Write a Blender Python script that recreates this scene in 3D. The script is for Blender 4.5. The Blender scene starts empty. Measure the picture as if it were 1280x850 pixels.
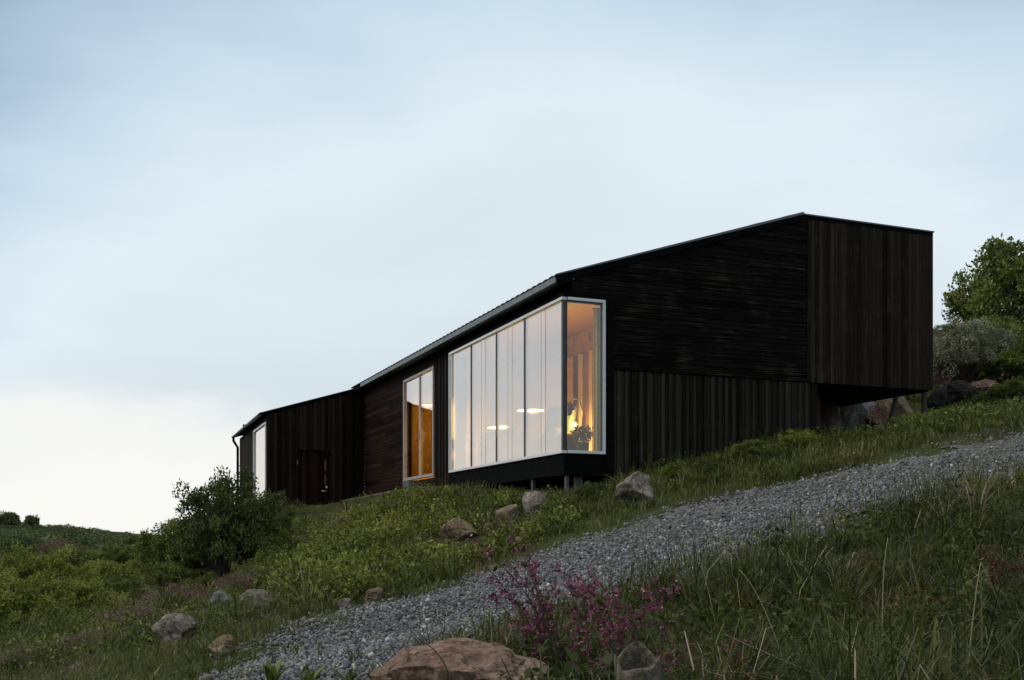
import bpy, math, random
import numpy as np
from mathutils import Vector, Matrix, noise as MN
random.seed(7)
RNG = np.random.default_rng(7)
S = bpy.context.scene
COL = S.collection
F, HZ, CX = 1339.0, 672.0, 640.0          # focal length in photo pixels, horizon row, centre column
PI = math.pi

def at(px, py, Y):
    return ((px - CX) / F * Y, Y, (HZ - py) / F * Y)

# ---------------------------------------------------------------- scene settings
S.view_settings.view_transform = 'Standard'
S.view_settings.look = 'None'
S.view_settings.gamma = 1
S.view_settings.exposure = 0
S.view_settings.use_curve_mapping = False
S.render.engine = 'CYCLES'
S.cycles.use_denoising = True
S.cycles.max_bounces = 6
S.cycles.diffuse_bounces = 3
S.cycles.glossy_bounces = 3
S.cycles.transmission_bounces = 4
S.cycles.transparent_max_bounces = 10
S.cycles.sample_clamp_indirect = 4

# ---------------------------------------------------------------- tagging
def tag(o, label=None, cat=None, group=None, kind=None):
    if label: o['label'] = label
    if cat: o['category'] = cat
    if group: o['group'] = group
    if kind: o['kind'] = kind
    return o

def empty(name, loc=(0, 0, 0), rz=0, scale=1):
    o = bpy.data.objects.new(name, None)
    o.empty_display_size = 0.2
    o.location = loc
    o.rotation_euler = (0, 0, rz)
    o.scale = (scale,) * 3 if not hasattr(scale, '__len__') else scale
    COL.objects.link(o)
    return o

# ---------------------------------------------------------------- materials
def newmat(name):
    m = bpy.data.materials.new(name)
    m.use_nodes = True
    nt = m.node_tree
    b = nt.nodes['Principled BSDF']
    return m, nt, b

def N(nt, typ, **kw):
    n = nt.nodes.new(typ)
    for k, v in kw.items():
        if k.startswith('_'):
            setattr(n, k[1:], v)
        else:
            n.inputs[k].default_value = v
    return n

def ramp(nt, fac, stops, interp='LINEAR'):
    r = nt.nodes.new('ShaderNodeValToRGB')
    r.color_ramp.interpolation = interp
    el = r.color_ramp.elements
    while len(el) < len(stops): el.new(0.5)
    for e, (p, c) in zip(el, stops):
        e.position = p
        e.color = (c[0], c[1], c[2], 1)
    nt.links.new(fac, r.inputs[0])
    return r.outputs[0]

def mix(nt, fac, a, b, blend='MIX'):
    n = nt.nodes.new('ShaderNodeMix')
    n.data_type = 'RGBA'
    n.blend_type = blend
    for sock, v in ((n.inputs[0], fac), (n.inputs[6], a), (n.inputs[7], b)):
        if hasattr(v, 'is_output'): nt.links.new(v, sock)
        elif hasattr(v, '__len__'): sock.default_value = (v[0], v[1], v[2], 1)
        else: sock.default_value = v
    return n.outputs[2]

def plain(name, c, rough=0.6, metal=0, spec=0.5, noise=0.0, nscale=20, bump=0.0):
    m, nt, b = newmat(name)
    b.inputs['Base Color'].default_value = (*c, 1)
    b.inputs['Roughness'].default_value = rough
    b.inputs['Metallic'].default_value = metal
    b.inputs['Specular IOR Level'].default_value = spec
    if noise:
        tc = N(nt, 'ShaderNodeTexCoord')
        n = N(nt, 'ShaderNodeTexNoise', Scale=nscale, Detail=6.0)
        nt.links.new(tc.outputs['Object'], n.inputs['Vector'])
        lo = tuple(x * (1 - noise) for x in c); hi = tuple(min(1, x * (1 + noise)) for x in c)
        nt.links.new(ramp(nt, n.outputs[0], [(0.3, lo), (0.7, hi)]), b.inputs['Base Color'])
        if bump:
            bp = N(nt, 'ShaderNodeBump', Strength=bump, Distance=0.02)
            nt.links.new(n.outputs[0], bp.inputs['Height'])
            nt.links.new(bp.outputs[0], b.inputs['Normal'])
    return m

def wood(name, dark, mid, worn, axis, amount=0.5):
    """black-stained cladding: grain stretched along the boards, board-to-board variation, worn flecks"""
    m, nt, b = newmat(name)
    tc = N(nt, 'ShaderNodeTexCoord')
    at_ = N(nt, 'ShaderNodeAttribute', _attribute_name='tint')
    add = N(nt, 'ShaderNodeVectorMath', _operation='MULTIPLY_ADD')
    cmb = N(nt, 'ShaderNodeCombineXYZ')
    mul = N(nt, 'ShaderNodeMath', _operation='MULTIPLY'); mul.inputs[1].default_value = 37.0
    nt.links.new(at_.outputs['Fac'], mul.inputs[0])
    for i in range(3): nt.links.new(mul.outputs[0], cmb.inputs[i])
    nt.links.new(tc.outputs['Object'], add.inputs[0])
    sc = {'x': (.55, 14, 75), 'z': (60, 14, 1.1), 'y': (60, 1.1, 60)}[axis]
    add.inputs[1].default_value = sc
    nt.links.new(cmb.outputs[0], add.inputs[2])
    grain = N(nt, 'ShaderNodeTexNoise', Scale=1.0, Detail=7.0, Roughness=0.65)
    nt.links.new(add.outputs[0], grain.inputs['Vector'])
    base = ramp(nt, grain.outputs[0], [(0.3, dark), (0.62, mid)])
    v = N(nt, 'ShaderNodeMapRange'); v.inputs['To Min'].default_value = 0.3; v.inputs['To Max'].default_value = 1.8
    nt.links.new(at_.outputs['Fac'], v.inputs[0])
    hsv = N(nt, 'ShaderNodeHueSaturation')
    nt.links.new(base, hsv.inputs['Color']); nt.links.new(v.outputs[0], hsv.inputs['Value'])
    # worn flecks
    big = N(nt, 'ShaderNodeTexNoise', Scale=1.8, Detail=4.0)
    nt.links.new(tc.outputs['Object'], big.inputs['Vector'])
    gr2 = N(nt, 'ShaderNodeTexNoise', Scale=1.7, Detail=9.0, Roughness=0.72)
    nt.links.new(add.outputs[0], gr2.inputs['Vector'])
    bm = N(nt, 'ShaderNodeMath', _operation='MULTIPLY_ADD'); bm.inputs[1].default_value = .5; bm.inputs[2].default_value = .75
    nt.links.new(big.outputs[0], bm.inputs[0])
    sm = N(nt, 'ShaderNodeMath', _operation='MULTIPLY')
    nt.links.new(bm.outputs[0], sm.inputs[0]); nt.links.new(gr2.outputs[0], sm.inputs[1])
    mask = ramp(nt, sm.outputs[0], [(0.575, (0, 0, 0)), (0.66, (amount,) * 3)])
    nt.links.new(mix(nt, mask, hsv.outputs[0], worn), b.inputs['Base Color'])
    b.inputs['Roughness'].default_value = 0.75
    b.inputs['Specular IOR Level'].default_value = 0.05
    bp = N(nt, 'ShaderNodeBump', Strength=0.5, Distance=0.006)
    nt.links.new(grain.outputs[0], bp.inputs['Height'])
    nt.links.new(bp.outputs[0], b.inputs['Normal'])
    return m

def leafmat(name, stops, trans=0.25, rough=0.6):
    m, nt, b = newmat(name)
    a = N(nt, 'ShaderNodeAttribute', _attribute_name='tint')
    c = ramp(nt, a.outputs['Fac'], stops)
    nt.links.new(c, b.inputs['Base Color'])
    b.inputs['Roughness'].default_value = rough
    b.inputs['Specular IOR Level'].default_value = 0.25
    t = N(nt, 'ShaderNodeBsdfTranslucent')
    nt.links.new(c, t.inputs['Color'])
    mx = N(nt, 'ShaderNodeMixShader'); mx.inputs[0].default_value = trans
    out = nt.nodes['Material Output']
    nt.links.new(b.outputs[0], mx.inputs[1]); nt.links.new(t.outputs[0], mx.inputs[2])
    nt.links.new(mx.outputs[0], out.inputs[0])
    return m

def rockmat(name, a, b_, c, scale=3.0):
    m, nt, b = newmat(name)
    tc = N(nt, 'ShaderNodeTexCoord')
    n1 = N(nt, 'ShaderNodeTexNoise', Scale=scale, Detail=8.0, Roughness=0.65)
    n2 = N(nt, 'ShaderNodeTexNoise', Scale=scale * 9, Detail=6.0, Roughness=0.7)
    n3 = N(nt, 'ShaderNodeTexVoronoi', Scale=scale * 1.1, _feature='DISTANCE_TO_EDGE')
    for n in (n1, n2): nt.links.new(tc.outputs['Object'], n.inputs['Vector'])
    wv = N(nt, 'ShaderNodeVectorMath', _operation='MULTIPLY_ADD'); wv.inputs[1].default_value = (.35, .35, .35)
    nt.links.new(n1.outputs['Color'], wv.inputs[0]); nt.links.new(tc.outputs['Object'], wv.inputs[2]); nt.links.new(wv.outputs[0], n3.inputs['Vector'])
    base = ramp(nt, n1.outputs[0], [(0.3, a), (0.5, b_), (0.7, c)])
    sp = ramp(nt, n2.outputs[0], [(0.34, (0.22,) * 3), (0.5, (.8,) * 3), (0.66, (1.3,) * 3)])
    crk = ramp(nt, n3.outputs['Distance'], [(0.0, (.12,) * 3), (.035, (1,) * 3)])
    lich = ramp(nt, n1.outputs[0], [(.56, (0, 0, 0)), (.62, (.35,) * 3)])
    sp = mix(nt, lich, mix(nt, 1, sp, crk, 'MULTIPLY'), (1.25, 1.25, 1.15))
    nt.links.new(mix(nt, 0.85, base, sp, 'MULTIPLY'), b.inputs['Base Color'])
    b.inputs['Roughness'].default_value = 0.9
    b.inputs['Specular IOR Level'].default_value = 0.2
    ad = N(nt, 'ShaderNodeMath', _operation='MULTIPLY_ADD'); ad.inputs[1].default_value = 0.5
    nt.links.new(n2.outputs[0], ad.inputs[0]); nt.links.new(n1.outputs[0], ad.inputs[2])
    bp = N(nt, 'ShaderNodeBump', Strength=1.0, Distance=0.05)
    nt.links.new(ad.outputs[0], bp.inputs['Height'])
    nt.links.new(bp.outputs[0], b.inputs['Normal'])
    return m

M = {}
M['clad_gable'] = wood('clad_gable', (.0015, .0012, .0012), (.0045, .0038, .0036), (.11, .085, .06), 'x', .9)
M['clad_right'] = wood('clad_right', (.0065, .0052, .004), (.022, .017, .012), (.10, .08, .055), 'z', .6)
M['clad_base'] = wood('clad_base', (.008, .007, .0055), (.026, .022, .017), (.09, .075, .055), 'z', .5)
M['clad_annex'] = wood('clad_annex', (.005, .0038, .003), (.019, .012, .0085), (.05, .032, .022), 'z', .5)
M['clad_long'] = wood('clad_long', (.0055, .0026, .0019), (.017, .008, .006), (.05, .025, .015), 'y', .5)
M['black'] = plain('black_stain', (.003, .003, .0032), .8, spec=.04, noise=.5, nscale=8)
M['void'] = plain('dark_underfloor', (.006, .005, .005), .9, spec=.1)
M['door'] = wood('door_wood', (.006, .0025, .0018), (.018, .008, .005), (.05, .02, .01), 'z', .6)
M['zinc'] = plain('zinc', (.16, .18, .19), .55, .3, noise=.25, nscale=6)
M['flash'] = plain('flashing', (.08, .09, .10), .45, .5)
M['tile'] = plain('roof_tile', (.018, .019, .021), .6, noise=.4, nscale=5)
M['alu'] = plain('pale_aluminium', (.56, .58, .58), .45, .15, noise=.08, nscale=9)
M['alu_warm'] = plain('bronze_aluminium', (.33, .29, .27), .5, .2, noise=.1, nscale=9)
M['mull'] = plain('dark_mullion', (.12, .125, .13), .5, .3)
M['mull_pale'] = plain('pale_mullion', (.42, .44, .45), .6, 0)
M['mull_black'] = plain('black_mullion', (.02, .02, .022), .5)
M['steel'] = plain('pier_steel', (.075, .078, .08), .6, .2, noise=.3, nscale=12)
M['darksteel'] = plain('dark_post', (.02, .014, .012), .7, noise=.4, nscale=12)
M['brass'] = plain('pale_metal', (.62, .58, .52), .35, .6)
M['timber'] = plain('weathered_timber', (.07, .05, .03), .8, noise=.5, nscale=14)
M['oak'] = plain('oak', (.42, .26, .12), .5, noise=.25, nscale=7)
M['iwall'] = plain('interior_wood', (.55, .32, .07), .6, noise=.15, nscale=5)
M['iceil'] = plain('interior_ceiling', (.42, .25, .05), .6, noise=.1, nscale=4)
M['white'] = plain('white_paint', (.75, .73, .68), .7)
M['curtain'] = plain('pale_curtain', (.62, .64, .52), .85, noise=.08, nscale=10)
M['curtain2'] = plain('ochre_curtain', (.66, .46, .12), .85, noise=.12, nscale=10)
M['fabric'] = plain('grey_fabric', (.05, .06, .065), .9, noise=.3, nscale=40)
M['shade'] = plain('black_shade', (.03, .022, .018), .5)
M['pot'] = plain('dark_pot', (.02, .018, .016), .6, noise=.3, nscale=10)
M['ipane'] = None

def emis(name, c, s):
    m = bpy.data.materials.new(name); m.use_nodes = True
    nt = m.node_tree; nt.nodes.clear()
    e = N(nt, 'ShaderNodeEmission', Strength=s); e.inputs[0].default_value = (*c, 1)
    o = N(nt, 'ShaderNodeOutputMaterial'); nt.links.new(e.outputs[0], o.inputs[0])
    return m
M['bulb'] = emis('warm_bulb', (1, .66, .3), 9)
M['bulb_strong'] = emis('warm_bulb_bright', (1, .72, .36), 16)

def glassmat(name, tint, p0=.02, p1=.93, power=1.3, rtint=(1, 1, 1)):
    m = bpy.data.materials.new(name); m.use_nodes = True
    nt = m.node_tree; nt.nodes.clear()
    lw = N(nt, 'ShaderNodeLayerWeight', Blend=.5)
    pw = N(nt, 'ShaderNodeMath', _operation='POWER'); pw.inputs[1].default_value = power
    nt.links.new(lw.outputs['Facing'], pw.inputs[0])
    mr = N(nt, 'ShaderNodeMapRange'); mr.inputs['To Min'].default_value = p0; mr.inputs['To Max'].default_value = p1
    nt.links.new(pw.outputs[0], mr.inputs[0])
    tr = N(nt, 'ShaderNodeBsdfTransparent'); tr.inputs[0].default_value = (*tint, 1)
    gl = N(nt, 'ShaderNodeBsdfGlossy', Roughness=.015); gl.inputs[0].default_value = (*rtint, 1)
    tcg = N(nt, 'ShaderNodeTexCoord'); ng = N(nt, 'ShaderNodeTexNoise', Scale=.9, Detail=1.0); bg_ = N(nt, 'ShaderNodeBump', Strength=.35, Distance=.02)
    nt.links.new(tcg.outputs['Object'], ng.inputs['Vector']); nt.links.new(ng.outputs[0], bg_.inputs['Height']); nt.links.new(bg_.outputs[0], gl.inputs['Normal'])
    mx = N(nt, 'ShaderNodeMixShader'); o = N(nt, 'ShaderNodeOutputMaterial')
    nt.links.new(mr.outputs[0], mx.inputs[0]); nt.links.new(tr.outputs[0], mx.inputs[1]); nt.links.new(gl.outputs[0], mx.inputs[2])
    nt.links.new(mx.outputs[0], o.inputs[0])
    return m
M['glass'] = glassmat('window_glass', (.80, .76, .66), rtint=(1, .955, .93))

G1, G2, G3 = (.022, .035, .008), (.062, .088, .017), (.12, .145, .03)
M['leaf_green'] = leafmat('leaf_green', [(0, (.018, .03, .008)), (.5, (.085, .115, .02)), (.9, (.19, .22, .04)), (1, (.27, .25, .10))])
M['leaf_yellow'] = leafmat('leaf_yellow_green', [(0, (.025, .035, .007)), (.45, (.135, .165, .023)), (.88, (.26, .285, .045)), (1, (.34, .28, .12))])
M['leaf_dark'] = leafmat('leaf_dark', [(0, (.014, .026, .007)), (.55, (.055, .078, .018)), (1, (.14, .17, .04))])
M['leaf_grey'] = leafmat('leaf_grey', [(0, (.07, .085, .045)), (.6, (.17, .18, .11)), (1, (.30, .29, .20))])
M['leaf_far'] = leafmat('leaf_far', [(0, (.03, .048, .016)), (.6, (.075, .105, .032)), (1, (.15, .18, .055))])
M['leaf_brown'] = leafmat('leaf_brown', [(0, (.05, .03, .022)), (.55, (.15, .10, .075)), (1, (.26, .20, .15))])
M['grass'] = leafmat('grass_blade', [(0, (.03, .045, .008)), (.4, (.065, .082, .014)), (.72, (.12, .12, .03)), (.88, (.14, .11, .05)), (1, (.28, .24, .14))], .3)
M['grass_dark'] = leafmat('grass_blade_dark', [(0, (.012, .02, .004)), (.35, (.042, .058, .010)), (.62, (.10, .115, .02)), (.76, (.085, .048, .022)), (.88, (.15, .115, .065)), (1, (.36, .30, .2))], .3)
M['herb'] = leafmat('herb_leaf', [(0, (.018, .03, .006)), (.5, (.048, .068, .013)), (.8, (.10, .12, .028)), (.92, (.10, .045, .02)), (1, (.16, .13, .07))], .3)
M['rust'] = leafmat('rust_seed', [(0, (.045, .014, .008)), (.6, (.10, .032, .018)), (1, (.17, .075, .04))], .15)
M['petal'] = leafmat('petal', [(0, (.06, .016, .024)), (.45, (.15, .035, .07)), (.8, (.28, .08, .15)), (1, (.5, .28, .36))], .25)
M['straw'] = leafmat('straw', [(0, (.12, .10, .06)), (1, (.32, .28, .18))], .1)
M['bark'] = plain('bark', (.05, .042, .033), .9, noise=.5, nscale=25)
M['stem'] = plain('dark_stem', (.035, .028, .02), .8)
M['rock_pale'] = rockmat('rock_pale', (.12, .095, .08), (.24, .20, .17), (.40, .36, .31))
M['rock_red'] = rockmat('rock_red', (.13, .082, .062), (.25, .16, .12), (.36, .26, .205), 3.2)
M['rock_ochre'] = rockmat('rock_ochre', (.10, .075, .05), (.20, .15, .095), (.32, .26, .16))
M['rock_grey'] = rockmat('rock_grey', (.10, .10, .10), (.20, .20, .20), (.32, .31, .30))
M['rock_purple'] = rockmat('rock_purple', (.06, .035, .035), (.16, .10, .09), (.36, .26, .24))
M['rock_dark'] = rockmat('rock_dark', (.006, .006, .006), (.014, .013, .012), (.04, .035, .03))
M['clay'] = rockmat('clay_pipe', (.12, .09, .07), (.22, .18, .145), (.30, .26, .21), 7)

# ---------------------------------------------------------------- mesh helpers
class MB:
    def __init__(s): s.v, s.f, s.t = [], [], []
    def add(s, vs, fs, tint=0.5):
        o = len(s.v); s.v += [tuple(v) for v in vs]
        for f in fs: s.f.append([i + o for i in f]); s.t.append(tint)
    def box(s, x0, x1, y0, y1, z0, z1, tint=.5):
        vs = [(x, y, z) for z in (z0, z1) for y in (y0, y1) for x in (x0, x1)]
        s.add(vs, [(0, 2, 3, 1), (4, 5, 7, 6), (0, 1, 5, 4), (2, 6, 7, 3), (0, 4, 6, 2), (1, 3, 7, 5)], tint)
        return s
    def prism(s, poly, axis, a, b, tint=.5):
        """poly in the two other axes (in x,y,z order), extruded along axis a..b"""
        def p3(p, w):
            return {'x': (w, p[0], p[1]), 'y': (p[0], w, p[1]), 'z': (p[0], p[1], w)}[axis]
        n = len(poly)
        vs = [p3(p, a) for p in poly] + [p3(p, b) for p in poly]
        fs = [tuple(range(n))[::-1], tuple(range(n, 2 * n))] + [(i, (i + 1) % n, n + (i + 1) % n, n + i) for i in range(n)]
        s.add(vs, fs, tint); return s
    def tube(s, pts, r, seg=8, tint=.5, cap=True):
        pts = [Vector(p) for p in pts]
        rs = r if hasattr(r, '__len__') else [r] * len(pts)
        vs, fs = [], []
        for i, p in enumerate(pts):
            d = (pts[min(i + 1, len(pts) - 1)] - pts[max(i - 1, 0)]).normalized()
            a = d.orthogonal().normalized() if i == 0 else (a - d * a.dot(d)).normalized()
            b = d.cross(a)
            for k in range(seg):
                t = 2 * PI * k / seg
                vs.append(p + (a * math.cos(t) + b * math.sin(t)) * rs[i])
        for i in range(len(pts) - 1):
            for k in range(seg):
                fs.append((i * seg + k, i * seg + (k + 1) % seg, (i + 1) * seg + (k + 1) % seg, (i + 1) * seg + k))
        if cap:
            fs.append(tuple(range(seg))[::-1]); fs.append(tuple(range((len(pts) - 1) * seg, len(pts) * seg)))
        s.add(vs, fs, tint); return s
    def lathe(s, prof, c=(0, 0, 0), seg=24, mat=None, tint=.5):
        vs, fs = [], []
        for r, z in prof:
            for k in range(seg):
                t = 2 * PI * k / seg
                v = Vector((r * math.cos(t), r * math.sin(t), z))
                if mat is not None: v = mat @ v
                vs.append(v + Vector(c))
        for i in range(len(prof) - 1):
            for k in range(seg):
                fs.append((i * seg + k, i * seg + (k + 1) % seg, (i + 1) * seg + (k + 1) % seg, (i + 1) * seg + k))
        s.add(vs, fs, tint); return s
    def build(s, name, mat, parent=None, smooth=False, bevel=0):
        me = bpy.data.meshes.new(name)
        me.from_pydata(s.v, [], s.f)
        a = me.attributes.new('tint', 'FLOAT', 'FACE')
        a.data.foreach_set('value', np.array(s.t, dtype=np.float32))
        me.materials.append(M[mat] if isinstance(mat, str) else mat)
        if smooth: me.shade_smooth()
        o = bpy.data.objects.new(name, me); COL.objects.link(o)
        if parent: o.parent = parent
        if bevel:
            b = o.modifiers.new('bevel', 'BEVEL'); b.width = bevel; b.segments = 2; b.limit_method = 'ANGLE'
        return o

def fastmesh(name, verts, faces, tint=None, mat=None, smooth=False):
    """verts (n,3), faces (m,k) numpy -> mesh data"""
    me = bpy.data.meshes.new(name)
    m, k = faces.shape
    me.vertices.add(len(verts)); me.vertices.foreach_set('co', verts.astype(np.float32).ravel())
    me.loops.add(m * k); me.loops.foreach_set('vertex_index', faces.astype(np.int32).ravel())
    me.polygons.add(m); me.polygons.foreach_set('loop_start', (np.arange(m) * k).astype(np.int32))
    try: me.polygons.foreach_set('loop_total', np.full(m, k, dtype=np.int32))
    except Exception: pass
    me.update(calc_edges=True)
    if tint is not None:
        a = me.attributes.new('tint', 'FLOAT', 'FACE'); a.data.foreach_set('value', tint.astype(np.float32))
    if smooth: me.shade_smooth()
    if mat: me.materials.append(M[mat] if isinstance(mat, str) else mat)
    return me

def link(name, me, parent=None, loc=None):
    o = bpy.data.objects.new(name, me); COL.objects.link(o)
    if parent: o.parent = parent
    if loc is not None: o.location = loc
    return o

def clip(poly, a, b, c):
    """keep a*x+b*y<=c"""
    out = []
    for i in range(len(poly)):
        p, q = poly[i], poly[(i + 1) % len(poly)]
        dp, dq = a * p[0] + b * p[1] - c, a * q[0] + b * q[1] - c
        if dp <= 0: out.append(p)
        if (dp < 0 < dq) or (dq < 0 < dp):
            t = dp / (dp - dq); out.append((p[0] + (q[0] - p[0]) * t, p[1] + (q[1] - p[1]) * t))
    return out

def boards(mb, x0, x1, z0, z1, pitch, horiz, axis, face, depth, planes=(), gap=.008, var=.005, batten=0, holes=(), outward=-1):
    """cladding boards on the plane face (world of the part), extruded inward; planes clip the (x,z) outline"""
    lo, hi = (z0, z1) if horiz else (x0, x1)
    n = max(1, round((hi - lo) / pitch)); p = (hi - lo) / n
    for i in range(n):
        a, b = lo + i * p + gap / 2, lo + (i + 1) * p - gap / 2
        # split long horizontal boards into lengths
        ends = [x0, x1] if horiz else [z0, z1]
        if horiz:
            e = [x0]; t = x0 + random.uniform(.8, 3.6)
            while t < x1 - .6: e.append(t); t += random.uniform(2.4, 4.2)
            ends = e + [x1]
        for j in range(len(ends) - 1):
            c, d = ends[j] + .002, ends[j + 1] - .002
            rects = [[(c, a), (d, a), (d, b), (c, b)] if horiz else [(a, c), (b, c), (b, d), (a, d)]]
            for (hx0, hx1, hz0, hz1) in holes:
                new = []
                for r in rects:
                    rx0, rx1 = min(q[0] for q in r), max(q[0] for q in r)
                    rz0, rz1 = min(q[1] for q in r), max(q[1] for q in r)
                    if rx1 <= hx0 or rx0 >= hx1 or rz1 <= hz0 or rz0 >= hz1: new.append(r); continue
                    if rx0 < hx0: new.append(clip(r, 1, 0, hx0))
                    if rx1 > hx1: new.append(clip(r, -1, 0, -hx1))
                    mid = clip(clip(r, 1, 0, hx1), -1, 0, -hx0)
                    if rz0 < hz0: new.append(clip(mid, 0, 1, hz0))
                    if rz1 > hz1: new.append(clip(mid, 0, -1, -hz1))
                rects = new
            for r in rects:
                for pl in planes:
                    if len(r) > 2: r = clip(r, *pl)
                if len(r) < 3: continue
                off = random.uniform(0, var) + (batten if (batten and i % 2) else 0)
                mb.prism(r, axis, face + outward * off, face - outward * depth, random.random())

# ---------------------------------------------------------------- terrain height
_ctl = []
def c(px, py, Y): _ctl.append(at(px, py, Y))
def w(X, Y, Z): _ctl.append((X, Y, Z))
HP0 = np.array([0.86034, 18.0]); HA = math.radians(21.9635)
HR = np.array([math.cos(HA), math.sin(HA)]); HL = np.array([-math.sin(HA), math.cos(HA)])
def hw(u, v):
    p = HP0 + u * HR + v * HL
    return float(p[0]), float(p[1])
# around the cabin
for u, v, z in ((1.1, 0, 1.06), (3.1, 0, 1.5), (5.2, 0, 1.92), (0.1, .3, .72), (.1, 2.6, .86), (.1, 5.2, 1.0), (0, 8.9, 1.22), (0, 12.5, 1.15),
                (-.9, 3.5, .86), (-2.9, 13.6, .72), (2.5, 4, 1.0), (2.5, 9, 1.2), (4.2, 12, 1.5), (4.5, 6, 1.9),
                (6.6, .1, 1.98), (7.9, 0, 2.28), (8, 4, 2.45), (6, 5, 2.15), (5.3, 3, 2.0), (9.35, 3.8, 2.6), (8, 10, 3.6), (5, 14, 2.4), (1, 17, 1.3), (-3, 21, .2)):
    x, y = hw(u, v); w(x, y, z)
# gravel road, far edge then near edge
for a in ((340, 788, 8.6), (450, 760, 10), (560, 724, 12), (690, 675, 13.5), (830, 632, 14), (1000, 600, 14.5), (1140, 562, 15), (1280, 534, 15.5),
          (470, 846, 5.2), (600, 792, 6.5), (750, 745, 7.4), (850, 712, 8), (1000, 668, 8.7), (1140, 622, 9.4), (1280, 600, 10.3), (330, 850, 5.4), (700, 720, 10), (1000, 630, 11.5), (500, 790, 8)):
    c(*a)
# verge between road and cabin
for a in ((800, 618, 16), (905, 596, 16.4), (1100, 545, 18), (1280, 520, 19), (1200, 528, 18.5), (700, 636, 16.2), (640, 655, 16), (560, 672, 16), (450, 700, 15.5),
          (380, 722, 15), (470, 735, 12.5), (560, 640, 20), (450, 662, 21), (620, 626, 19), (360, 765, 11), (400, 690, 20), (360, 700, 22)):
    c(*a)
for a in ((523, 612, 26.3), (430, 629.5, 30.2), (562, 613, 23.9), (475, 620, 28.4), (1028, 536, 23.2), (1100, 541, 24), (1100, 553, 20.6), (1040, 556, 20.2), (1150, 530, 22), (250, 706, 60), (320, 706, 60), (250, 706, 44), (310, 705, 42), (400, 700, 50), (200, 694, 100), (330, 690, 100)):
    c(*a)
# left and lower left
for a in ((220, 805, 9.5), (100, 845, 9), (0, 858, 9), (0, 800, 14), (120, 780, 13), (250, 752, 17), (300, 745, 15), (160, 740, 20), (0, 760, 20), (330, 700, 26),
          (200, 708, 27), (0, 725, 30), (100, 720, 30), (-200, 760, 20), (-300, 730, 35), (300, 670, 36)):
    c(*a)
# foreground
for a in ((0, 0, -1.35), (3, 0, -1.2), (-3, 0, -1.7), (0, -6, -1.9), (6, -4, -1.1), (-6, -4, -2.2), (.3, 3.2, -.76), (1.6, 3.6, -.68), (2.6, 4.2, -.52), (.9, 5, -.62), (2.2, 5.8, -.4),
          (3.4, 6.6, -.17), (4.8, 7.2, .0), (-.2, 4, -.68), (-2.5, 4.5, -1.1), (-3.5, 7, -1.2), (7, 8, .35), (8, 3, -.2), (14, 10, 1.4), (14, 2, .4), (-10, 3, -1.8), (10, 13, 1.35), (18, 17, 2.9)):
    w(*a)
# hill behind on the right, falling to the left, and the far hill
for a in ((1165, 512, 23), (1280, 504, 24), (1200, 480, 28), (1280, 448, 33), (1200, 418, 40), (1290, 405, 45), (1400, 430, 30), (1500, 460, 22), (1000, 450, 60), (800, 515, 60), (600, 575, 60),
          (450, 640, 60), (1300, 420, 70), (1500, 380, 60), (150, 694, 60), (0, 694, 60), (-300, 690, 60), (0, 658, 120), (-80, 652, 120), (100, 665, 120), (60, 660, 120), (150, 673, 120), (200, 682, 120), (250, 690, 120), (400, 680, 130),
          (700, 620, 130), (1100, 560, 130), (1600, 500, 130), (-400, 650, 130), (0, 680, 85), (150, 686, 90)):
    c(*a)
for a in ((-100, 260, -8), (0, 260, -6), (100, 260, 2), (-250, 200, -6), (250, 200, 14), (-250, 20, -8), (250, 20, 22), (0, -120, -8), (200, -120, 4), (-200, -120, -14),
          (-60, 40, -3), (-40, 10, -2.6), (45, 30, 10), (60, 0, 7), (30, -30, 0), (-30, -30, -4)):
    w(*a)
CT = np.array(_ctl)
def _phi(r2):
    return np.where(r2 > 1e-12, 0.5 * r2 * np.log(np.maximum(r2, 1e-12)), 0)
def _fit():
    n = len(CT); P = CT[:, :2] / 10
    K = _phi(((P[:, None] - P[None]) ** 2).sum(-1)) + np.eye(n) * 3e-4
    A = np.zeros((n + 3, n + 3)); A[:n, :n] = K; A[:n, n] = 1; A[:n, n + 1:] = P; A[n:, :n] = A[:n, n:].T
    return np.linalg.solve(A, np.concatenate([CT[:, 2], np.zeros(3)]))
CW = _fit()
def h0(X, Y):
    X = np.asarray(X, float); Y = np.asarray(Y, float)
    sh = X.shape; x = X.ravel() / 10; y = Y.ravel() / 10
    out = np.empty(len(x)); P = CT[:, :2] / 10
    for i in range(0, len(x), 20000):
        d = (x[i:i + 20000, None] - P[:, 0]) ** 2 + (y[i:i + 20000, None] - P[:, 1]) ** 2
        out[i:i + 20000] = _phi(d) @ CW[:-3] + CW[-3] + CW[-2] * x[i:i + 20000] + CW[-1] * y[i:i + 20000]
    out = out.reshape(sh)
    r = np.hypot(X, Y - 40)
    k = np.clip((r - 230) / 250, 0, 1)
    return out * (1 - k) + (-14) * k
_ph = RNG.uniform(0, 6.28, (14, 2)); _an = RNG.uniform(0, 6.28, 14)
def wav(X, Y, freqs, seed=0):
    s = 0
    for i, fq in enumerate(freqs):
        a = _an[(i + seed) % 14]
        s = s + np.sin((X * math.cos(a) + Y * math.sin(a)) * fq + _ph[(i + seed) % 14, 0]) * np.sin((-X * math.sin(a) + Y * math.cos(a)) * fq * 1.13 + _ph[(i + seed) % 14, 1])
    return s / len(freqs)
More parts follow.
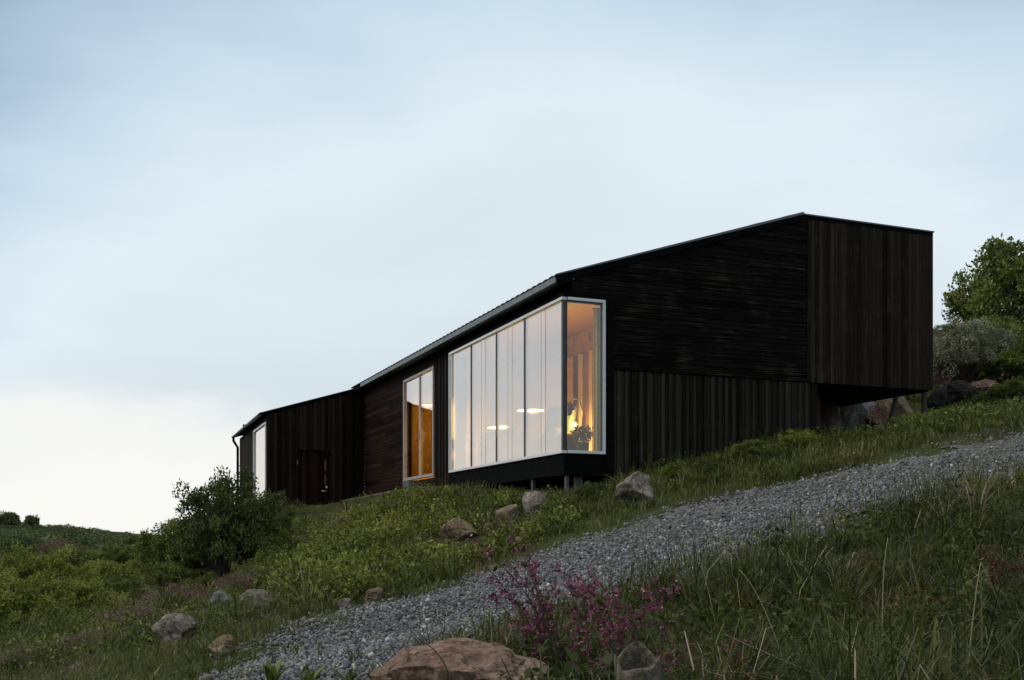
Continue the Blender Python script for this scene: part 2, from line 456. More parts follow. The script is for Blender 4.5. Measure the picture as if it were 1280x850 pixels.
ROAD = np.array([(-2.6, -6), (-2.1, 0), (-1.75, 3.5), (-1.65, 5), (-1.8, 6.5), (-2.0, 8.2), (-1.42, 10), (-.75, 11.9), (.4, 13.2), (1.99, 13.9), (3.9, 14.4), (5.6, 14.9), (7.4, 15.4), (12, 17.2), (25, 23),
                 (27, 19), (14, 14), (9, 12.2), (4.93, 10.3), (3.55, 9.3), (2.34, 8.4), (1.25, 7.5), (.6, 6.9), (-.15, 6.1), (-.55, 5.0), (-.7, 3.5), (-.9, 0), (-1.2, -6)])
def road_sd(X, Y):
    """signed distance to the road outline, positive inside"""
    X = np.asarray(X, float); Y = np.asarray(Y, float)
    best = np.full(X.shape, 1e9); ins = np.zeros(X.shape, bool)
    n = len(ROAD)
    for i in range(n):
        x0, y0 = ROAD[i]; x1, y1 = ROAD[(i + 1) % n]
        dx, dy = x1 - x0, y1 - y0
        t = np.clip(((X - x0) * dx + (Y - y0) * dy) / (dx * dx + dy * dy), 0, 1)
        best = np.minimum(best, np.hypot(X - x0 - t * dx, Y - y0 - t * dy))
        cr = ((y0 > Y) != (y1 > Y)) & (X < (x1 - x0) * (Y - y0) / (y1 - y0 + 1e-12) + x0)
        ins ^= cr
    return np.where(ins, best, -best)
def hgt(X, Y):
    X = np.asarray(X, float); Y = np.asarray(Y, float)
    z = h0(X, Y)
    sd = road_sd(X, Y)
    k = np.clip(-sd / 1.2, 0, 1)
    dist = np.hypot(X, Y)
    z = z + k * (wav(X, Y, (1.1, 1.9, 2.7)) * .09 + wav(X, Y, (4.3, 6.1), 5) * .025)
    z = z + np.clip((dist - 30) / 60, 0, 1) * wav(X, Y, (.11, .19, .3), 3) * .35
    z = z + (1 - k) * wav(X, Y, (.9, 2.3), 2) * .02
    return z
def hz(x, y): return float(hgt(np.array([x]), np.array([y]))[0])

def axis_grid(n, near, far, centre=0):
    k = 4.6
    s = np.linspace(-1, 1, n)
    return centre + far * np.sinh(k * s) / math.sinh(k)
gx = axis_grid(521, 0, 900); gy = axis_grid(521, 0, 900, 14)
GX, GY = np.meshgrid(gx, gy)
GZ = hgt(GX, GY) - .035 * (road_sd(GX, GY) > .25)
V = np.stack([GX.ravel(), GY.ravel(), GZ.ravel()], 1)
ny, nx = GX.shape
ii = (np.arange(ny - 1)[:, None] * nx + np.arange(nx - 1)[None]).ravel()
FQ = np.stack([ii, ii + 1, ii + nx + 1, ii + nx], 1)

def ground_mat():
    m, nt, b = newmat('ground_soil')
    tc = N(nt, 'ShaderNodeTexCoord')
    n1 = N(nt, 'ShaderNodeTexNoise', Scale=.55, Detail=8.0, Roughness=.6)
    n2 = N(nt, 'ShaderNodeTexNoise', Scale=9.0, Detail=8.0, Roughness=.7)
    for n in (n1, n2): nt.links.new(tc.outputs['Object'], n.inputs['Vector'])
    a = ramp(nt, n1.outputs[0], [(.32, (.038, .028, .018)), (.46, (.035, .042, .012)), (.6, (.05, .062, .016)), (.75, (.085, .07, .045))])
    s = ramp(nt, n2.outputs[0], [(.3, (.35,) * 3), (.7, (1.3,) * 3)])
    nt.links.new(mix(nt, .8, a, s, 'MULTIPLY'), b.inputs['Base Color'])
    b.inputs['Roughness'].default_value = .95; b.inputs['Specular IOR Level'].default_value = .1
    bp = N(nt, 'ShaderNodeBump', Strength=.8, Distance=.05)
    nt.links.new(n2.outputs[0], bp.inputs['Height']); nt.links.new(bp.outputs[0], b.inputs['Normal'])
    return m
M['ground'] = ground_mat()
tag(link('ground', fastmesh('ground', V, FQ, None, 'ground', True)), kind='structure')

# ---------------------------------------------------------------- gravel road (sheet + loose stones)
def road_mat():
    m, nt, b = newmat('gravel_bed')
    tc = N(nt, 'ShaderNodeTexCoord')
    v = N(nt, 'ShaderNodeTexVoronoi', Scale=30.0)
    n = N(nt, 'ShaderNodeTexNoise', Scale=1.1, Detail=5.0)
    for q in (v, n): nt.links.new(tc.outputs['Object'], q.inputs['Vector'])
    cc = ramp(nt, v.outputs['Color'], [(0, (.04, .04, .038)), (.5, (.10, .098, .09)), (1, (.19, .18, .165))])
    dd = ramp(nt, n.outputs[0], [(.35, (.55, .5, .42)), (.6, (1, 1, 1))])
    nt.links.new(mix(nt, 1, cc, dd, 'MULTIPLY'), b.inputs['Base Color'])
    b.inputs['Roughness'].default_value = .9
    bp = N(nt, 'ShaderNodeBump', Strength=1, Distance=.03)
    nt.links.new(v.outputs['Distance'], bp.inputs['Height']); nt.links.new(bp.outputs[0], b.inputs['Normal'])
    return m
M['road'] = road_mat()
rx, ry = np.meshgrid(np.arange(-3, 14, .12), np.arange(-5, 19, .12))
rs = road_sd(rx, ry) - .18 + wav(rx, ry, (1.3, 3.1, 5.3), 4) * .6
rz = hgt(rx, ry) - .02 + .02 * np.clip(rs / .3, -1.5, 1)
ny, nx = rx.shape
ii = (np.arange(ny - 1)[:, None] * nx + np.arange(nx - 1)[None])
keep = (rs[:-1, :-1] > 0.05) & (rs[1:, 1:] > 0.05) & (rs[1:, :-1] > 0.05) & (rs[:-1, 1:] > 0.05)
ii = ii[keep]
fq = np.stack([ii, ii + 1, ii + nx + 1, ii + nx], 1)
used, inv = np.unique(fq, return_inverse=True)
tag(link('gravel_road', fastmesh('gravel_road', np.stack([rx.ravel(), ry.ravel(), rz.ravel()], 1)[used], inv.reshape(-1, 4), None, 'road', True)), kind='structure')

t = (1 + 5 ** .5) / 2
ICO = np.array([(-1, t, 0), (1, t, 0), (-1, -t, 0), (1, -t, 0), (0, -1, t), (0, 1, t), (0, -1, -t), (0, 1, -t), (t, 0, -1), (t, 0, 1), (-t, 0, -1), (-t, 0, 1)]) / 1.9
ICF = np.array([(0, 11, 5), (0, 5, 1), (0, 1, 7), (0, 7, 10), (0, 10, 11), (1, 5, 9), (5, 11, 4), (11, 10, 2), (10, 7, 6), (7, 1, 8), (3, 9, 4), (3, 4, 2), (3, 2, 6), (3, 6, 8), (3, 8, 9), (4, 9, 5), (2, 4, 11), (6, 2, 10), (8, 6, 7), (9, 8, 1)])
def rot_rand(n):
    q = RNG.normal(size=(n, 4)); q /= np.linalg.norm(q, axis=1, keepdims=True)
    a, b, c_, d = q.T
    return np.stack([np.stack([1 - 2 * (c_ * c_ + d * d), 2 * (b * c_ - d * a), 2 * (b * d + c_ * a)], 1),
                     np.stack([2 * (b * c_ + d * a), 1 - 2 * (b * b + d * d), 2 * (c_ * d - b * a)], 1),
                     np.stack([2 * (b * d - c_ * a), 2 * (c_ * d + b * a), 1 - 2 * (b * b + c_ * c_)], 1)], 1)
def fan(n, y0, y1, half=.6, p=1.0):
    """random ground points in the wedge the picture looks over, denser near"""
    u = RNG.uniform(0, 1, n)
    Y = (y0 ** (-p) + u * (y1 ** (-p) - y0 ** (-p))) ** (-1 / p)
    return RNG.uniform(-half, half, n) * (Y + 1.0), Y
def stones(n):
    X, Y = fan(n, 3.2, 19, .62, .8)
    sd = road_sd(X, Y) + wav(X, Y, (1.3, 3.1, 5.3), 4) * .85
    k = RNG.uniform(0, 1, n) < np.clip((sd + .35) / 1.1, 0, 1) ** 1.3
    X, Y = X[k], Y[k]; m = len(X)
    sz = np.exp(RNG.normal(math.log(.0090), .38, m)).clip(.0035, .026) * (1 + Y / 30)
    J = ICO[None] * RNG.uniform(.55, 1.25, (m, 12, 1))
    J = J * np.stack([np.ones(m), RNG.uniform(.6, 1, m), RNG.uniform(.45, .8, m)], 1)[:, None]
    J = np.einsum('nij,nkj->nki', rot_rand(m), J) * sz[:, None, None]
    J = J + np.stack([X, Y, hgt(X, Y) + sz * .35 + RNG.uniform(-.006, .012, m)], 1)[:, None]
    Fc = (ICF[None] + 12 * np.arange(m)[:, None, None]).reshape(-1, 3)
    return J.reshape(-1, 3), Fc, np.repeat(np.where(RNG.uniform(0, 1, m) < np.clip(.75 - (sd[k] + .2) * .8, .04, .8), RNG.uniform(.86, .95, m), RNG.uniform(0, 1, m)), 20)
def gravelmat():
    m, nt, b = newmat('crushed_stone')
    a = N(nt, 'ShaderNodeAttribute', _attribute_name='tint')
    cc = ramp(nt, a.outputs['Fac'], [(0, (.022, .024, .027)), (.45, (.084, .093, .103)), (.8, (.18, .193, .208)), (.93, (.15, .13, .10)), (1, (.42, .42, .41))])
    nt.links.new(cc, b.inputs['Base Color']); b.inputs['Roughness'].default_value = .8
    return m
M['gravel'] = gravelmat()
sv, sf, st = stones(340000)
tag(link('gravel', fastmesh('gravel', sv, sf, st, 'gravel')), 'loose blue-grey crushed stone covering the sloping driveway', 'gravel', kind='stuff')

# ---------------------------------------------------------------- rocks
def ico_np(sub):
    import bmesh
    bm = bmesh.new(); bmesh.ops.create_icosphere(bm, subdivisions=sub, radius=1)
    v = np.array([q.co[:] for q in bm.verts]); f = np.array([[q.index for q in p.verts] for p in bm.faces]); bm.free()
    return v, f
IV, IF = ico_np(5); IV6, IF6 = ico_np(6)
def n3(v, fq, seed):
    r = np.random.default_rng(seed); s = 0
    for k in range(5):
        d = r.normal(size=3); d /= np.linalg.norm(d)
        s = s + np.sin(v @ d * fq * r.uniform(.7, 1.4) + r.uniform(0, 6.28))
    return s / 5
ROCKS = []
def rock(name, px, py, Y, wpx, hpx, mat, label, depth=.8, seed=1, cuts=16, rz=0, sink=.25, flat=.55, group=None, ledges=0):
    """px,py is the middle of its foot; size given by how large it stands in the photo"""
    W = wpx / F * Y / 2; Hh = hpx / F * Y
    r = np.random.default_rng(seed); iv, jf = (IV6, IF6) if wpx > 100 else (IV, IF); v = iv.copy()
    for k in range(cuts):
        d = r.normal(size=3); d /= np.linalg.norm(d); h = r.uniform(flat - .05, .86)
        e = np.maximum(0, v @ d - h); v = v - e[:, None] * d
    off = Vector(r.uniform(-50, 50, 3))
    dsp = np.array([MN.fractal(Vector(p) * 1.7 + off, .9, 2.1, 6) for p in v])
    rid = np.array([MN.ridged_multi_fractal(Vector(p) * 1.3 - off, .9, 2.0, 4, 1.0, 2.0) for p in v])
    v = v * (1 + .13 * dsp - .075 * np.clip(rid - 1.1, 0, 1.2))[:, None]
    if ledges: v[:, 2] += .02 * np.sin(v[:, 2] * 26 + n3(v, 4, seed) * 3)
    v = v - [0, 0, (v[:, 2].max() + v[:, 2].min()) / 2]
    v /= [np.abs(v[:, 0]).max(), np.abs(v[:, 1]).max(), v[:, 2].max()]
    Z = Hh / (2 - sink * 2) 
    v = v * [W, W * depth, Z] + [0, 0, Z - Hh * sink]
    x, y, z = at(px, py, Y); ROCKS.append((x, y, W))
    zg = hz(x, y)
    o = link(name, fastmesh(name, v, jf, None, mat, False), None, (x, y, zg)); o.rotation_euler = (0, 0, rz)
    o.data.shade_smooth()
    if hasattr(o.data, 'set_sharp_from_angle'): o.data.set_sharp_from_angle(angle=math.radians(20))
    return tag(o, label, 'rock', group)

rock('boulder', 578, 868, 4.0, 232, 88, 'rock_red', 'large reddish brown flat-topped boulder in the near foreground beside the gravel', .8, 5, 9, .15, .2, .6, ledges=1)
rock('boulder', 221, 812, 9.4, 60, 44, 'rock_pale', 'pale pinkish boulder alone in the grass left of the gravel drive', .8, 12, 13, .3, .2)
rock('boulder', 797, 638, 15.4, 56, 38, 'rock_pale', 'pale cracked boulder in grass between the gravel and the base wall', .8, 23, 12, .2, .15)
rock('boulder', 278, 778, 12, 40, 30, 'rock_grey', 'grey boulder left of the flat ledge stone beneath the dark bush', .9, 31, 10, .2)
rock('boulder', 318, 776, 11.8, 62, 26, 'rock_pale', 'long flat pale ledge stone at the far left end of the gravel', .6, 33, 9, .35)
rock('boulder', 343, 762, 12, 22, 14, 'rock_pale', 'small white-topped stone at the right end of the flat ledge stone', .8, 34, 9, .2)
rock('boulder', 275, 830, 7.6, 40, 26, 'rock_ochre', 'mossy ochre stone half buried at the left gravel edge', .9, 35, 9, .1)
rock('boulder', 95, 846, 8.6, 26, 24, 'rock_pale', 'pointed pale stone at the lower left corner of the picture', .7, 36, 12, .2)
rock('boulder', 40, 849, 8.6, 22, 9, 'rock_pale', 'low flat stone, leftmost of all the stones', .8, 37, 9, .2)
rock('boulder', 70, 852, 8.4, 20, 9, 'rock_grey', 'low grey stone beside the pointed pale stone', .8, 57, 9, .2)
rock('boulder', 432, 776, 10.4, 26, 12, 'rock_pale', 'narrow slanting stone on the upper edge of the gravel', .6, 38, 9, .5)
rock('boulder', 466, 764, 10.9, 26, 15, 'rock_ochre', 'rounded ochre stone on the upper edge of the gravel, right of the slanting stone', .8, 39, 8, .3)
rock('boulder', 575, 686, 15, 52, 26, 'rock_ochre', 'flat ochre stone among leaves in the middle of the green bank', .7, 40, 9, .2)
rock('boulder', 636, 664, 15.8, 36, 26, 'rock_ochre', 'ochre stone on the bank below the bay, left of the split stone', .8, 41, 9, .1)
rock('boulder', 668, 648, 16.3, 32, 30, 'rock_pale', 'upright split stone on the bank just below the bay piers', .7, 42, 12, .2)
rock('boulder', 610, 676, 15.5, 20, 12, 'rock_ochre', 'small low stone, lowest of the three near the bay', .7, 58, 9, .1)
rock('boulder', 210, 758, 14, 24, 12, 'rock_pale', 'small tilted stone in brown heather under the dark bush', .7, 43, 9, .6)
# rocks behind the stilts
rock('boulder', 1030, 538, 22.6, 42, 40, 'rock_purple', 'rounded purple-brown boulder beside the base wall under the overhang', .8, 51, 9, .2)
rock('boulder', 1072, 536, 24, 70, 50, 'rock_grey', 'broad grey boulder behind the posts under the overhang', .7, 52, 10, .2)
rock('boulder', 1100, 533, 23.6, 34, 34, 'rock_red', 'reddish boulder between the grey and the ochre boulder under the overhang', .8, 53, 10, .2)
rock('boulder', 1122, 528, 24, 50, 46, 'rock_ochre', 'ochre yellow boulder left of the slanted strut under the overhang', .8, 54, 10, .2)
rock('boulder', 1172, 513, 24, 26, 30, 'rock_dark', 'black rounded boulder just right of the cabin corner', .8, 55, 7, 0, .1, .8)
rock('boulder', 1192, 498, 26, 50, 26, 'rock_dark', 'dark rock outcrop on the hillside right of the black boulder', .8, 56, 11, .2)
rock('boulder', 1228, 496, 26.5, 46, 16, 'rock_purple', 'low dark rock at the foot of the grey willow on the hillside', .8, 59, 11, .2)
rock('boulder', 1179, 478, 28, 34, 22, 'rock_purple', 'pinkish bare rock against the right edge of the cabin', .8, 60, 10, .2)

def leafquads_early(pos, size):
    n = len(pos); d = RNG.normal(size=(n, 3)); d /= np.linalg.norm(d, axis=1, keepdims=True)
    s_ = np.cross(d, RNG.normal(size=(n, 3))); s_ /= np.linalg.norm(s_, axis=1, keepdims=True)
    m = pos + d * size * .5
    v = np.stack([pos, m + s_ * size * .28, pos + d * size, m - s_ * size * .28], 1).reshape(-1, 3)
    return v, np.arange(n * 4).reshape(-1, 4)
# ---------------------------------------------------------------- cabin (u, v, z) : u along the gable, v along the long front
HOUSE = empty('timber_cabin', (*HP0, 0), HA)
tag(HOUSE, 'long black timber cabin with a glowing corner bay, stepping down a grassy slope', 'house')
def roofz(u): return 4.39 + (u + .13) * (5.99 - 4.39) / (4.85 + .13)
sl = (5.99 - 4.39) / (4.85 + .13)
RP = (-sl, 1, 4.39 + .13 * sl - .12)          # z <= roof line minus slab
# gable, horizontal boards
g = MB()
boards(g, .15, 4.955, 2.88, 6.0, .085, True, 'y', 0, .04, planes=[RP, (0, 1, 5.90)], gap=.011, var=.012, holes=[(-1, .95, 0, 4.10)])
g.build('gable_wall', 'clad_gable', HOUSE)
g = MB(); boards(g, 4.965, 7.95, 2.88, 5.90, .088, False, 'y', -.012, .05, gap=.007, var=.009)
g.build('gable_wall', 'clad_right', HOUSE)
g = MB(); boards(g, .95, 5.22, .3, 2.872, .072, False, 'y', .03, .04, gap=.006, var=.004, batten=.022)
g.build('base_wall', 'clad_base', HOUSE)
# body behind the cladding
g = MB()
g.prism([(.24, 4.1), (.96, 4.1), (.96, 2.9), (4.96, 2.9), (4.96, 5.88), (4.6, 5.75)], 'y', .042, .12)
g.box(4.96, 7.93, .04, 8, 2.9, 5.88)
g.box(.96, 5.2, .072, .2, .3, 2.9)
g.box(4.75, 4.95, .12, 14.3, 1.0, 5.8)
g.box(.25, 4.75, 14.3, 14.4, .6, 4.3)
g.prism([(.25, 4.3), (4.75, 5.7), (4.75, 4.3)], 'y', 14.31, 14.4)
g.build('wall_core', 'black', HOUSE)
g = MB(); g.box(.2, 5.18, .22, 14.2, 1.08, 1.30); g.box(4.97, 7.9, .05, 7.9, 2.86, 2.9)
g.box(1.05, 5.15, .45, .6, .2, 1.08); g.box(2.6, 2.75, .6, 13, .2, 1.08)
g.build('underfloor', 'void', HOUSE)
# long front
g = MB(); boards(g, 5.97, 7.66, .95, 4.36, .11, False, 'x', .2, .05, gap=.007, var=.006, batten=.01)
g.build('front_wall', 'clad_annex', HOUSE)
g = MB(); boards(g, 10.24, 14.42, .7, 4.36, .10, True, 'x', .2, .05, gap=.008, var=.008)
g.build('front_wall', 'clad_long', HOUSE)
g = MB(); boards(g, 7.66, 10.24, 4.06, 4.36, .1, True, 'x', .2, .05); g.build('lintel_board', 'clad_annex', HOUSE)
g = MB(); boards(g, 7.66, 10.24, .95, 1.42, .1, True, 'x', .2, .05); g.build('sill_board', 'clad_annex', HOUSE)
g = MB(); g.box(.252, .4, 5.97, 7.66, .95, 4.3); g.box(.252, .4, 10.24, 14.3, .95, 4.3); g.box(.252, .4, 7.66, 10.24, 4.06, 4.3); g.box(.252, .4, 7.66, 10.24, .95, 1.42)
g.build('wall_core', 'black', HOUSE)
g = MB(); g.box(.12, .24, .05, 5.99, 4.10, 4.36)
g.build('bay_header', 'black', HOUSE)
# roof
roof = MB()
roof.prism([(-.13, 4.39 - .12), (-.13, 4.365), (4.85, 5.965), (7.945, 5.965), (7.945, 5.895), (4.86, 5.895), (4.6, 5.79)], 'y', -.02, 14.55)
roof = roof.build('roof', 'black', HOUSE)
# pantile covering
nu, nv = 24, 560
U = np.linspace(-.17, 4.86, nu); Vv = np.linspace(-.07, 14.5, nv)
UU, VV = np.meshgrid(U, Vv)
ZZ = 4.392 + (UU + .13) * sl + .018 * np.abs(np.sin(PI * VV / .25)) + .012 * ((UU * 2.9) % 1.0)
vv = np.stack([UU.ravel(), VV.ravel(), ZZ.ravel()], 1); vb = vv - [0, 0, .022]
ii = (np.arange(nv - 1)[:, None] * nu + np.arange(nu - 1)[None]).ravel()
q = np.stack([ii, ii + 1, ii + nu + 1, ii + nu], 1); off = len(vv)
edge = np.concatenate([np.stack([np.arange(nv - 1) * nu, (np.arange(nv - 1) + 1) * nu, (np.arange(nv - 1) + 1) * nu + off, np.arange(nv - 1) * nu + off], 1)])
link('roof_tiles', fastmesh('roof_tiles', np.concatenate([vv, vb]), np.concatenate([q, q[:, ::-1] + off, edge]), None, 'tile'), roof)
g = MB()
g.prism([(-.15, 4.385), (-.15, 4.41), (4.80, 5.995), (4.858, 5.995), (4.858, 5.965)], 'y', -.075, -.02)
g.prism([(4.862, 5.968), (7.965, 5.968), (7.965, 5.993), (4.862, 5.993)], 'y', -.035, 8.0)
g.build('flashing', 'flash', roof)
g = MB(); g.prism([(-.12, 4.262), (-.12, 4.315), (.2, 4.375), (.2, 4.35)], 'y', -.02, 13.35); g.build('soffit', 'zinc', roof)
g = MB(); g.prism([(-.135, 4.262), (-.165, 4.27), (-.175, 4.36), (-.135, 4.36)], 'y', -.03, 13.35); g.build('gutter', 'zinc', roof)
g = MB(); g.prism([(-.14, 4.22), (-.14, 4.385), (.15, 4.478), (.15, 4.313)], 'y', -.06, -.03); g.prism([(.15, 4.36), (.15, 4.478), (4.85, 5.985), (4.85, 5.87)], 'y', -.06, -.03); g.build('verge_board', 'black', roof)

# corner bay
bay = MB()
bay.box(.02, .95, .02, 5.95, 1.06, 1.415)            # floor box
bay.box(.785, .952, -.02, .16, 1.06, 4.10)           # black surround right
bay.box(.0, .952, -.018, .2, 4.055, 4.12)
bay.box(.01, .24, .2, 5.97, 4.055, 4.12)
bay.box(.02, .28, 5.93, 6.0, 1.06, 4.12)
bay = bay.build('bay', 'black', HOUSE)
def window_panel(parent, axis, segs, z0, z1, face, frame_w, frame_mat, mull_mat, corner=(True, True), depth=.09, out=-1, mw=.022, facew=.05):
    """glazing along one axis: frame mesh, then each pane and mullion; segs are the joints"""
    a, b = segs[0], segs[-1]
    def bx(mb, s0, s1, d0, d1, zz0, zz1):
        lo, hi = sorted((face + out * d0, face + out * d1))
        if axis == 'v': mb.box(lo, hi, s0, s1, zz0, zz1)
        else: mb.box(s0, s1, lo, hi, zz0, zz1)
    wf = MB()
    bx(wf, a, b, -.07, .03, z0, z0 + frame_w); bx(wf, a, b, -.07, .03, z1 - frame_w, z1)
    if corner[0]: bx(wf, a, a + frame_w, -.07, .03, z0 + frame_w, z1 - frame_w)
    if corner[1]: bx(wf, b - frame_w, b, -.07, .03, z0 + frame_w, z1 - frame_w)
    w_ = wf.build('window', frame_mat, parent, bevel=.004)
    for i in range(len(segs) - 1):
        p = MB(); bx(p, segs[i] + .004, segs[i + 1] - .004, -.03, -.012, z0 + frame_w - .01, z1 - frame_w + .01)
        p.build('pane', 'glass', w_)
    for s in segs[1:-1]:
        p = MB(); bx(p, s - mw / 2, s + mw / 2, -.068, .004, z0 + frame_w, z1 - frame_w)
        p.build('mullion', mull_mat, w_)
    return w_
w1 = window_panel(HOUSE, 'v', [.0, 1.71, 3.14, 4.59, 5.95], 1.42, 4.05, .0, .05, 'alu', 'mull', (False, True))
g = MB(); g.box(.0, .075, .0, .075, 1.47, 4.0); g.build('corner_post', 'mull_black', w1)
g = MB(); g.box(-.012, .075, 5.80, 5.86, 1.47, 4.0); g.build('mullion', 'alu', w1)
w2 = window_panel(HOUSE, 'u', [.08, .785], 1.42, 4.05, .0, .05, 'alu', 'mull', (False, True))
g = MB(); g.box(.08, .735, .01, .05, 3.965, 4.0); g.box(.715, .735, .012, .05, 1.47, 3.965); g.build('gasket', 'mull', w2)
for v in (.86, 2.43, 3.86):
    g = MB(); g.box(-.0335, -.029, v - .009, v + .009, 1.47, 4.0); g.build('slim_mullion', 'mull_pale', w1)
# french window
wf = window_panel(HOUSE, 'v', [7.68, 8.86, 10.22], 1.45, 4.04, .2, .07, 'alu_warm', 'alu_warm', depth=.1, mw=.10)
g = MB(); g.box(.13, .165, 8.74, 8.77, 2.35, 2.62); g.box(.1, .2, 8.745, 8.765, 2.48, 2.5); g.build('handle', 'mull', wf)
g = MB(); g.box(-.1, .18, 8.8, 9.3, 1.15, 1.40); g.build('doorstep', 'steel', HOUSE)
# piers
for (u, v, s) in ((.12, .12, .06), (.42, .3, .12), (.12, 1.55, .07), (.12, 3.15, .08), (.12, 4.9, .09)):
    x, y = hw(u, v); zz = hz(x, y) - .15
    g = MB(); g.box(u - s / 2, u + s / 2, v - s / 2, v + s / 2, zz, 1.06); g.build('pier', 'steel', HOUSE, bevel=.004)
# stilts under the overhang
def stilt(top, bot, r):
    g = MB(); g.tube([(*top, 2.88), bot], r, 8); g.build('stilt', 'darksteel', HOUSE)
for (u0, v0, u1, v1, r) in ((5.9, .9, 5.9, .9, .06), (6.2, 1.4, 6.4, 1.4, .035), (7.45, .4, 7.15, .5, .04), (7.85, .12, 7.85, .12, .05), (7.8, 3.6, 7.8, 3.6, .05)):
    x, y = hw(u1, v1); stilt((u0, v0), (u1, v1, hz(x, y) - .2), r)

# interior shell
ic = MB()
ic.box(.4, 4.2, .12, 12.0, 1.30, 1.44)
ic.box(.08, .4, .08, 5.93, 1.416, 1.44)
ic.build('inside_floor', 'oak', HOUSE)
ic = MB(); ic.box(4.0, 4.1, .2, 12, 1.44, 5.2); ic.prism([(.96, 1.44), (4.0, 1.44), (4.0, 5.15), (.96, 4.3)], 'y', .125, .2)
ic.prism([(.45, 1.44), (4.0, 1.44), (4.0, 5.15), (.45, 4.2)], 'y', 12, 12.1)
ic.box(.402, .44, 5.97, 7.66, 1.44, 4.2); ic.box(.402, .44, 10.24, 12, 1.44, 4.2)
ic.build('inside_wall', 'iwall', HOUSE)
ic = MB(); ic.prism([(.42, 4.16), (.42, 4.21), (4.1, 5.16), (4.1, 5.11)], 'y', .21, 12.1); ic.box(.25, .95, .06, .21, 4.0, 4.05); ic.box(.09, .42, .21, 5.93, 4.0, 4.05)
ic.build('inside_ceiling', 'iceil', HOUSE)
ic = MB(); ic.box(3.93, 3.999, .2, 12, 4.55, 4.75)
for v in np.arange(.8, 12, .9): ic.box(3.96, 3.999, v, v + .05, 4.75, 5.0)
ic.build('inside_beam', 'oak', HOUSE)

def local_thing(name, loc, label, cat, group=None, rz=0):
    p = HP0 + loc[0] * HR + loc[1] * HL
    e = empty(name, (float(p[0]), float(p[1]), loc[2]), HA + rz)
    return tag(e, label, cat, group)
# curtains
def curtain(u, v0, v1, z0, z1, mat, label, axis='v', amp=.035, pitch=.16, group=None):
    n = int((v1 - v0) / pitch * 8) + 1
    s = np.linspace(v0, v1, n); d = amp * np.sin((s - v0) / pitch * 2 * PI) + amp * .4 * np.sin(s * 9)
    zs = np.linspace(z0, z1, 4)
    vs = []
    for th in (0, .006):
        for z in zs:
            for i in range(n):
                vs.append((u + d[i] + th, s[i], z) if axis == 'v' else (s[i], u + d[i] + th, z))
    vs = np.array(vs); fs = []
    for lay in (0, 1):
        o = lay * 4 * n
        for j in range(3):
            for i in range(n - 1): fs.append((o + j * n + i, o + j * n + i + 1, o + (j + 1) * n + i + 1, o + (j + 1) * n + i))
    vs[:, 2] -= z0
    root = local_thing('curtain', (0, 0, z0), label, 'curtain', group)
    cl = link('cloth', fastmesh('cloth', vs, np.array(fs), None, mat, True), root)
    g = MB()
    g.tube([(u, v0 - .05, z1 - z0 + .03), (u, v1 + .05, z1 - z0 + .03)] if axis == 'v' else [(v0 - .02, u, z1 - z0 + .0), (v1, u, z1 - z0 + .0)], .012)
    g.build('rail', 'mull', root, True)
curtain(3.82, 1.5, 5.6, 1.46, 4.5, 'curtain2', 'ochre curtain hanging on the back wall nearest the gable')
curtain(3.86, 7.28, 7.5, 1.46, 4.5, 'white', 'narrow white curtain in the middle of the back wall')
curtain(3.86, 6.72, 6.9, 1.46, 4.5, 'white', 'narrow white curtain nearest the gable on the back wall', amp=.02)
curtain(3.82, 7.75, 9.6, 1.46, 4.5, 'curtain2', 'ochre curtain at the far end of the back wall')
curtain(.13, .635, .77, 1.45, 3.93, 'curtain', 'pale green curtain gathered at the right side of the narrow bay window', 'u', .03, .07)

# pendant lamps over the tables
def pendant(u, v, z, r, label, energy):
    root = local_thing('pendant_lamp', (u, v, z), label, 'lamp', 'pendant lamps in the bay')
    top = 4.39 + (u + .13) * .22 - z - .25
    MB().lathe([(.02, .075), (.05, .07), (r * .7, .035), (r, 0), (r * .98, -.004)], seg=28).build('lamp_shade', 'white', root, True)
    MB().lathe([(0.001, .0), (r * .93, .0)], seg=28).build('diffuser', 'bulb_strong', root)
    MB().tube([(0, 0, .07), (0, 0, top)], .004, 6).build('cord', 'mull', root)
    l = bpy.data.lights.new('lamp_light', 'POINT'); l.energy = energy; l.color = (1, .68, .19); l.shadow_soft_size = .03
    lo = bpy.data.objects.new('lamp_light', l); COL.objects.link(lo); lo.parent = root; lo.location = (0, 0, -.05)
pendant(1.5, 4.95, 2.75, .3, 'flat white pendant lamp, the brighter one nearer the bay corner', 380)
pendant(1.3, 6.3, 2.5, .28, 'flat white pendant lamp, the dimmer one deeper in the bay', 320)
pendant(.95, 10.7, 3.5, .16, 'small white pendant lamp added to light the room behind the tall glass door', 110)  # added lamp, put in to brighten the room behind the french window
def lampobj(name, u, v, z, energy, r, parent=None):
    l = bpy.data.lights.new(name, 'POINT'); l.energy = energy; l.color = (1, .70, .20); l.shadow_soft_size = r
    lo = bpy.data.objects.new(name, l); COL.objects.link(lo)
    if parent: lo.parent = parent; lo.location = (u, v, z)
    return lo
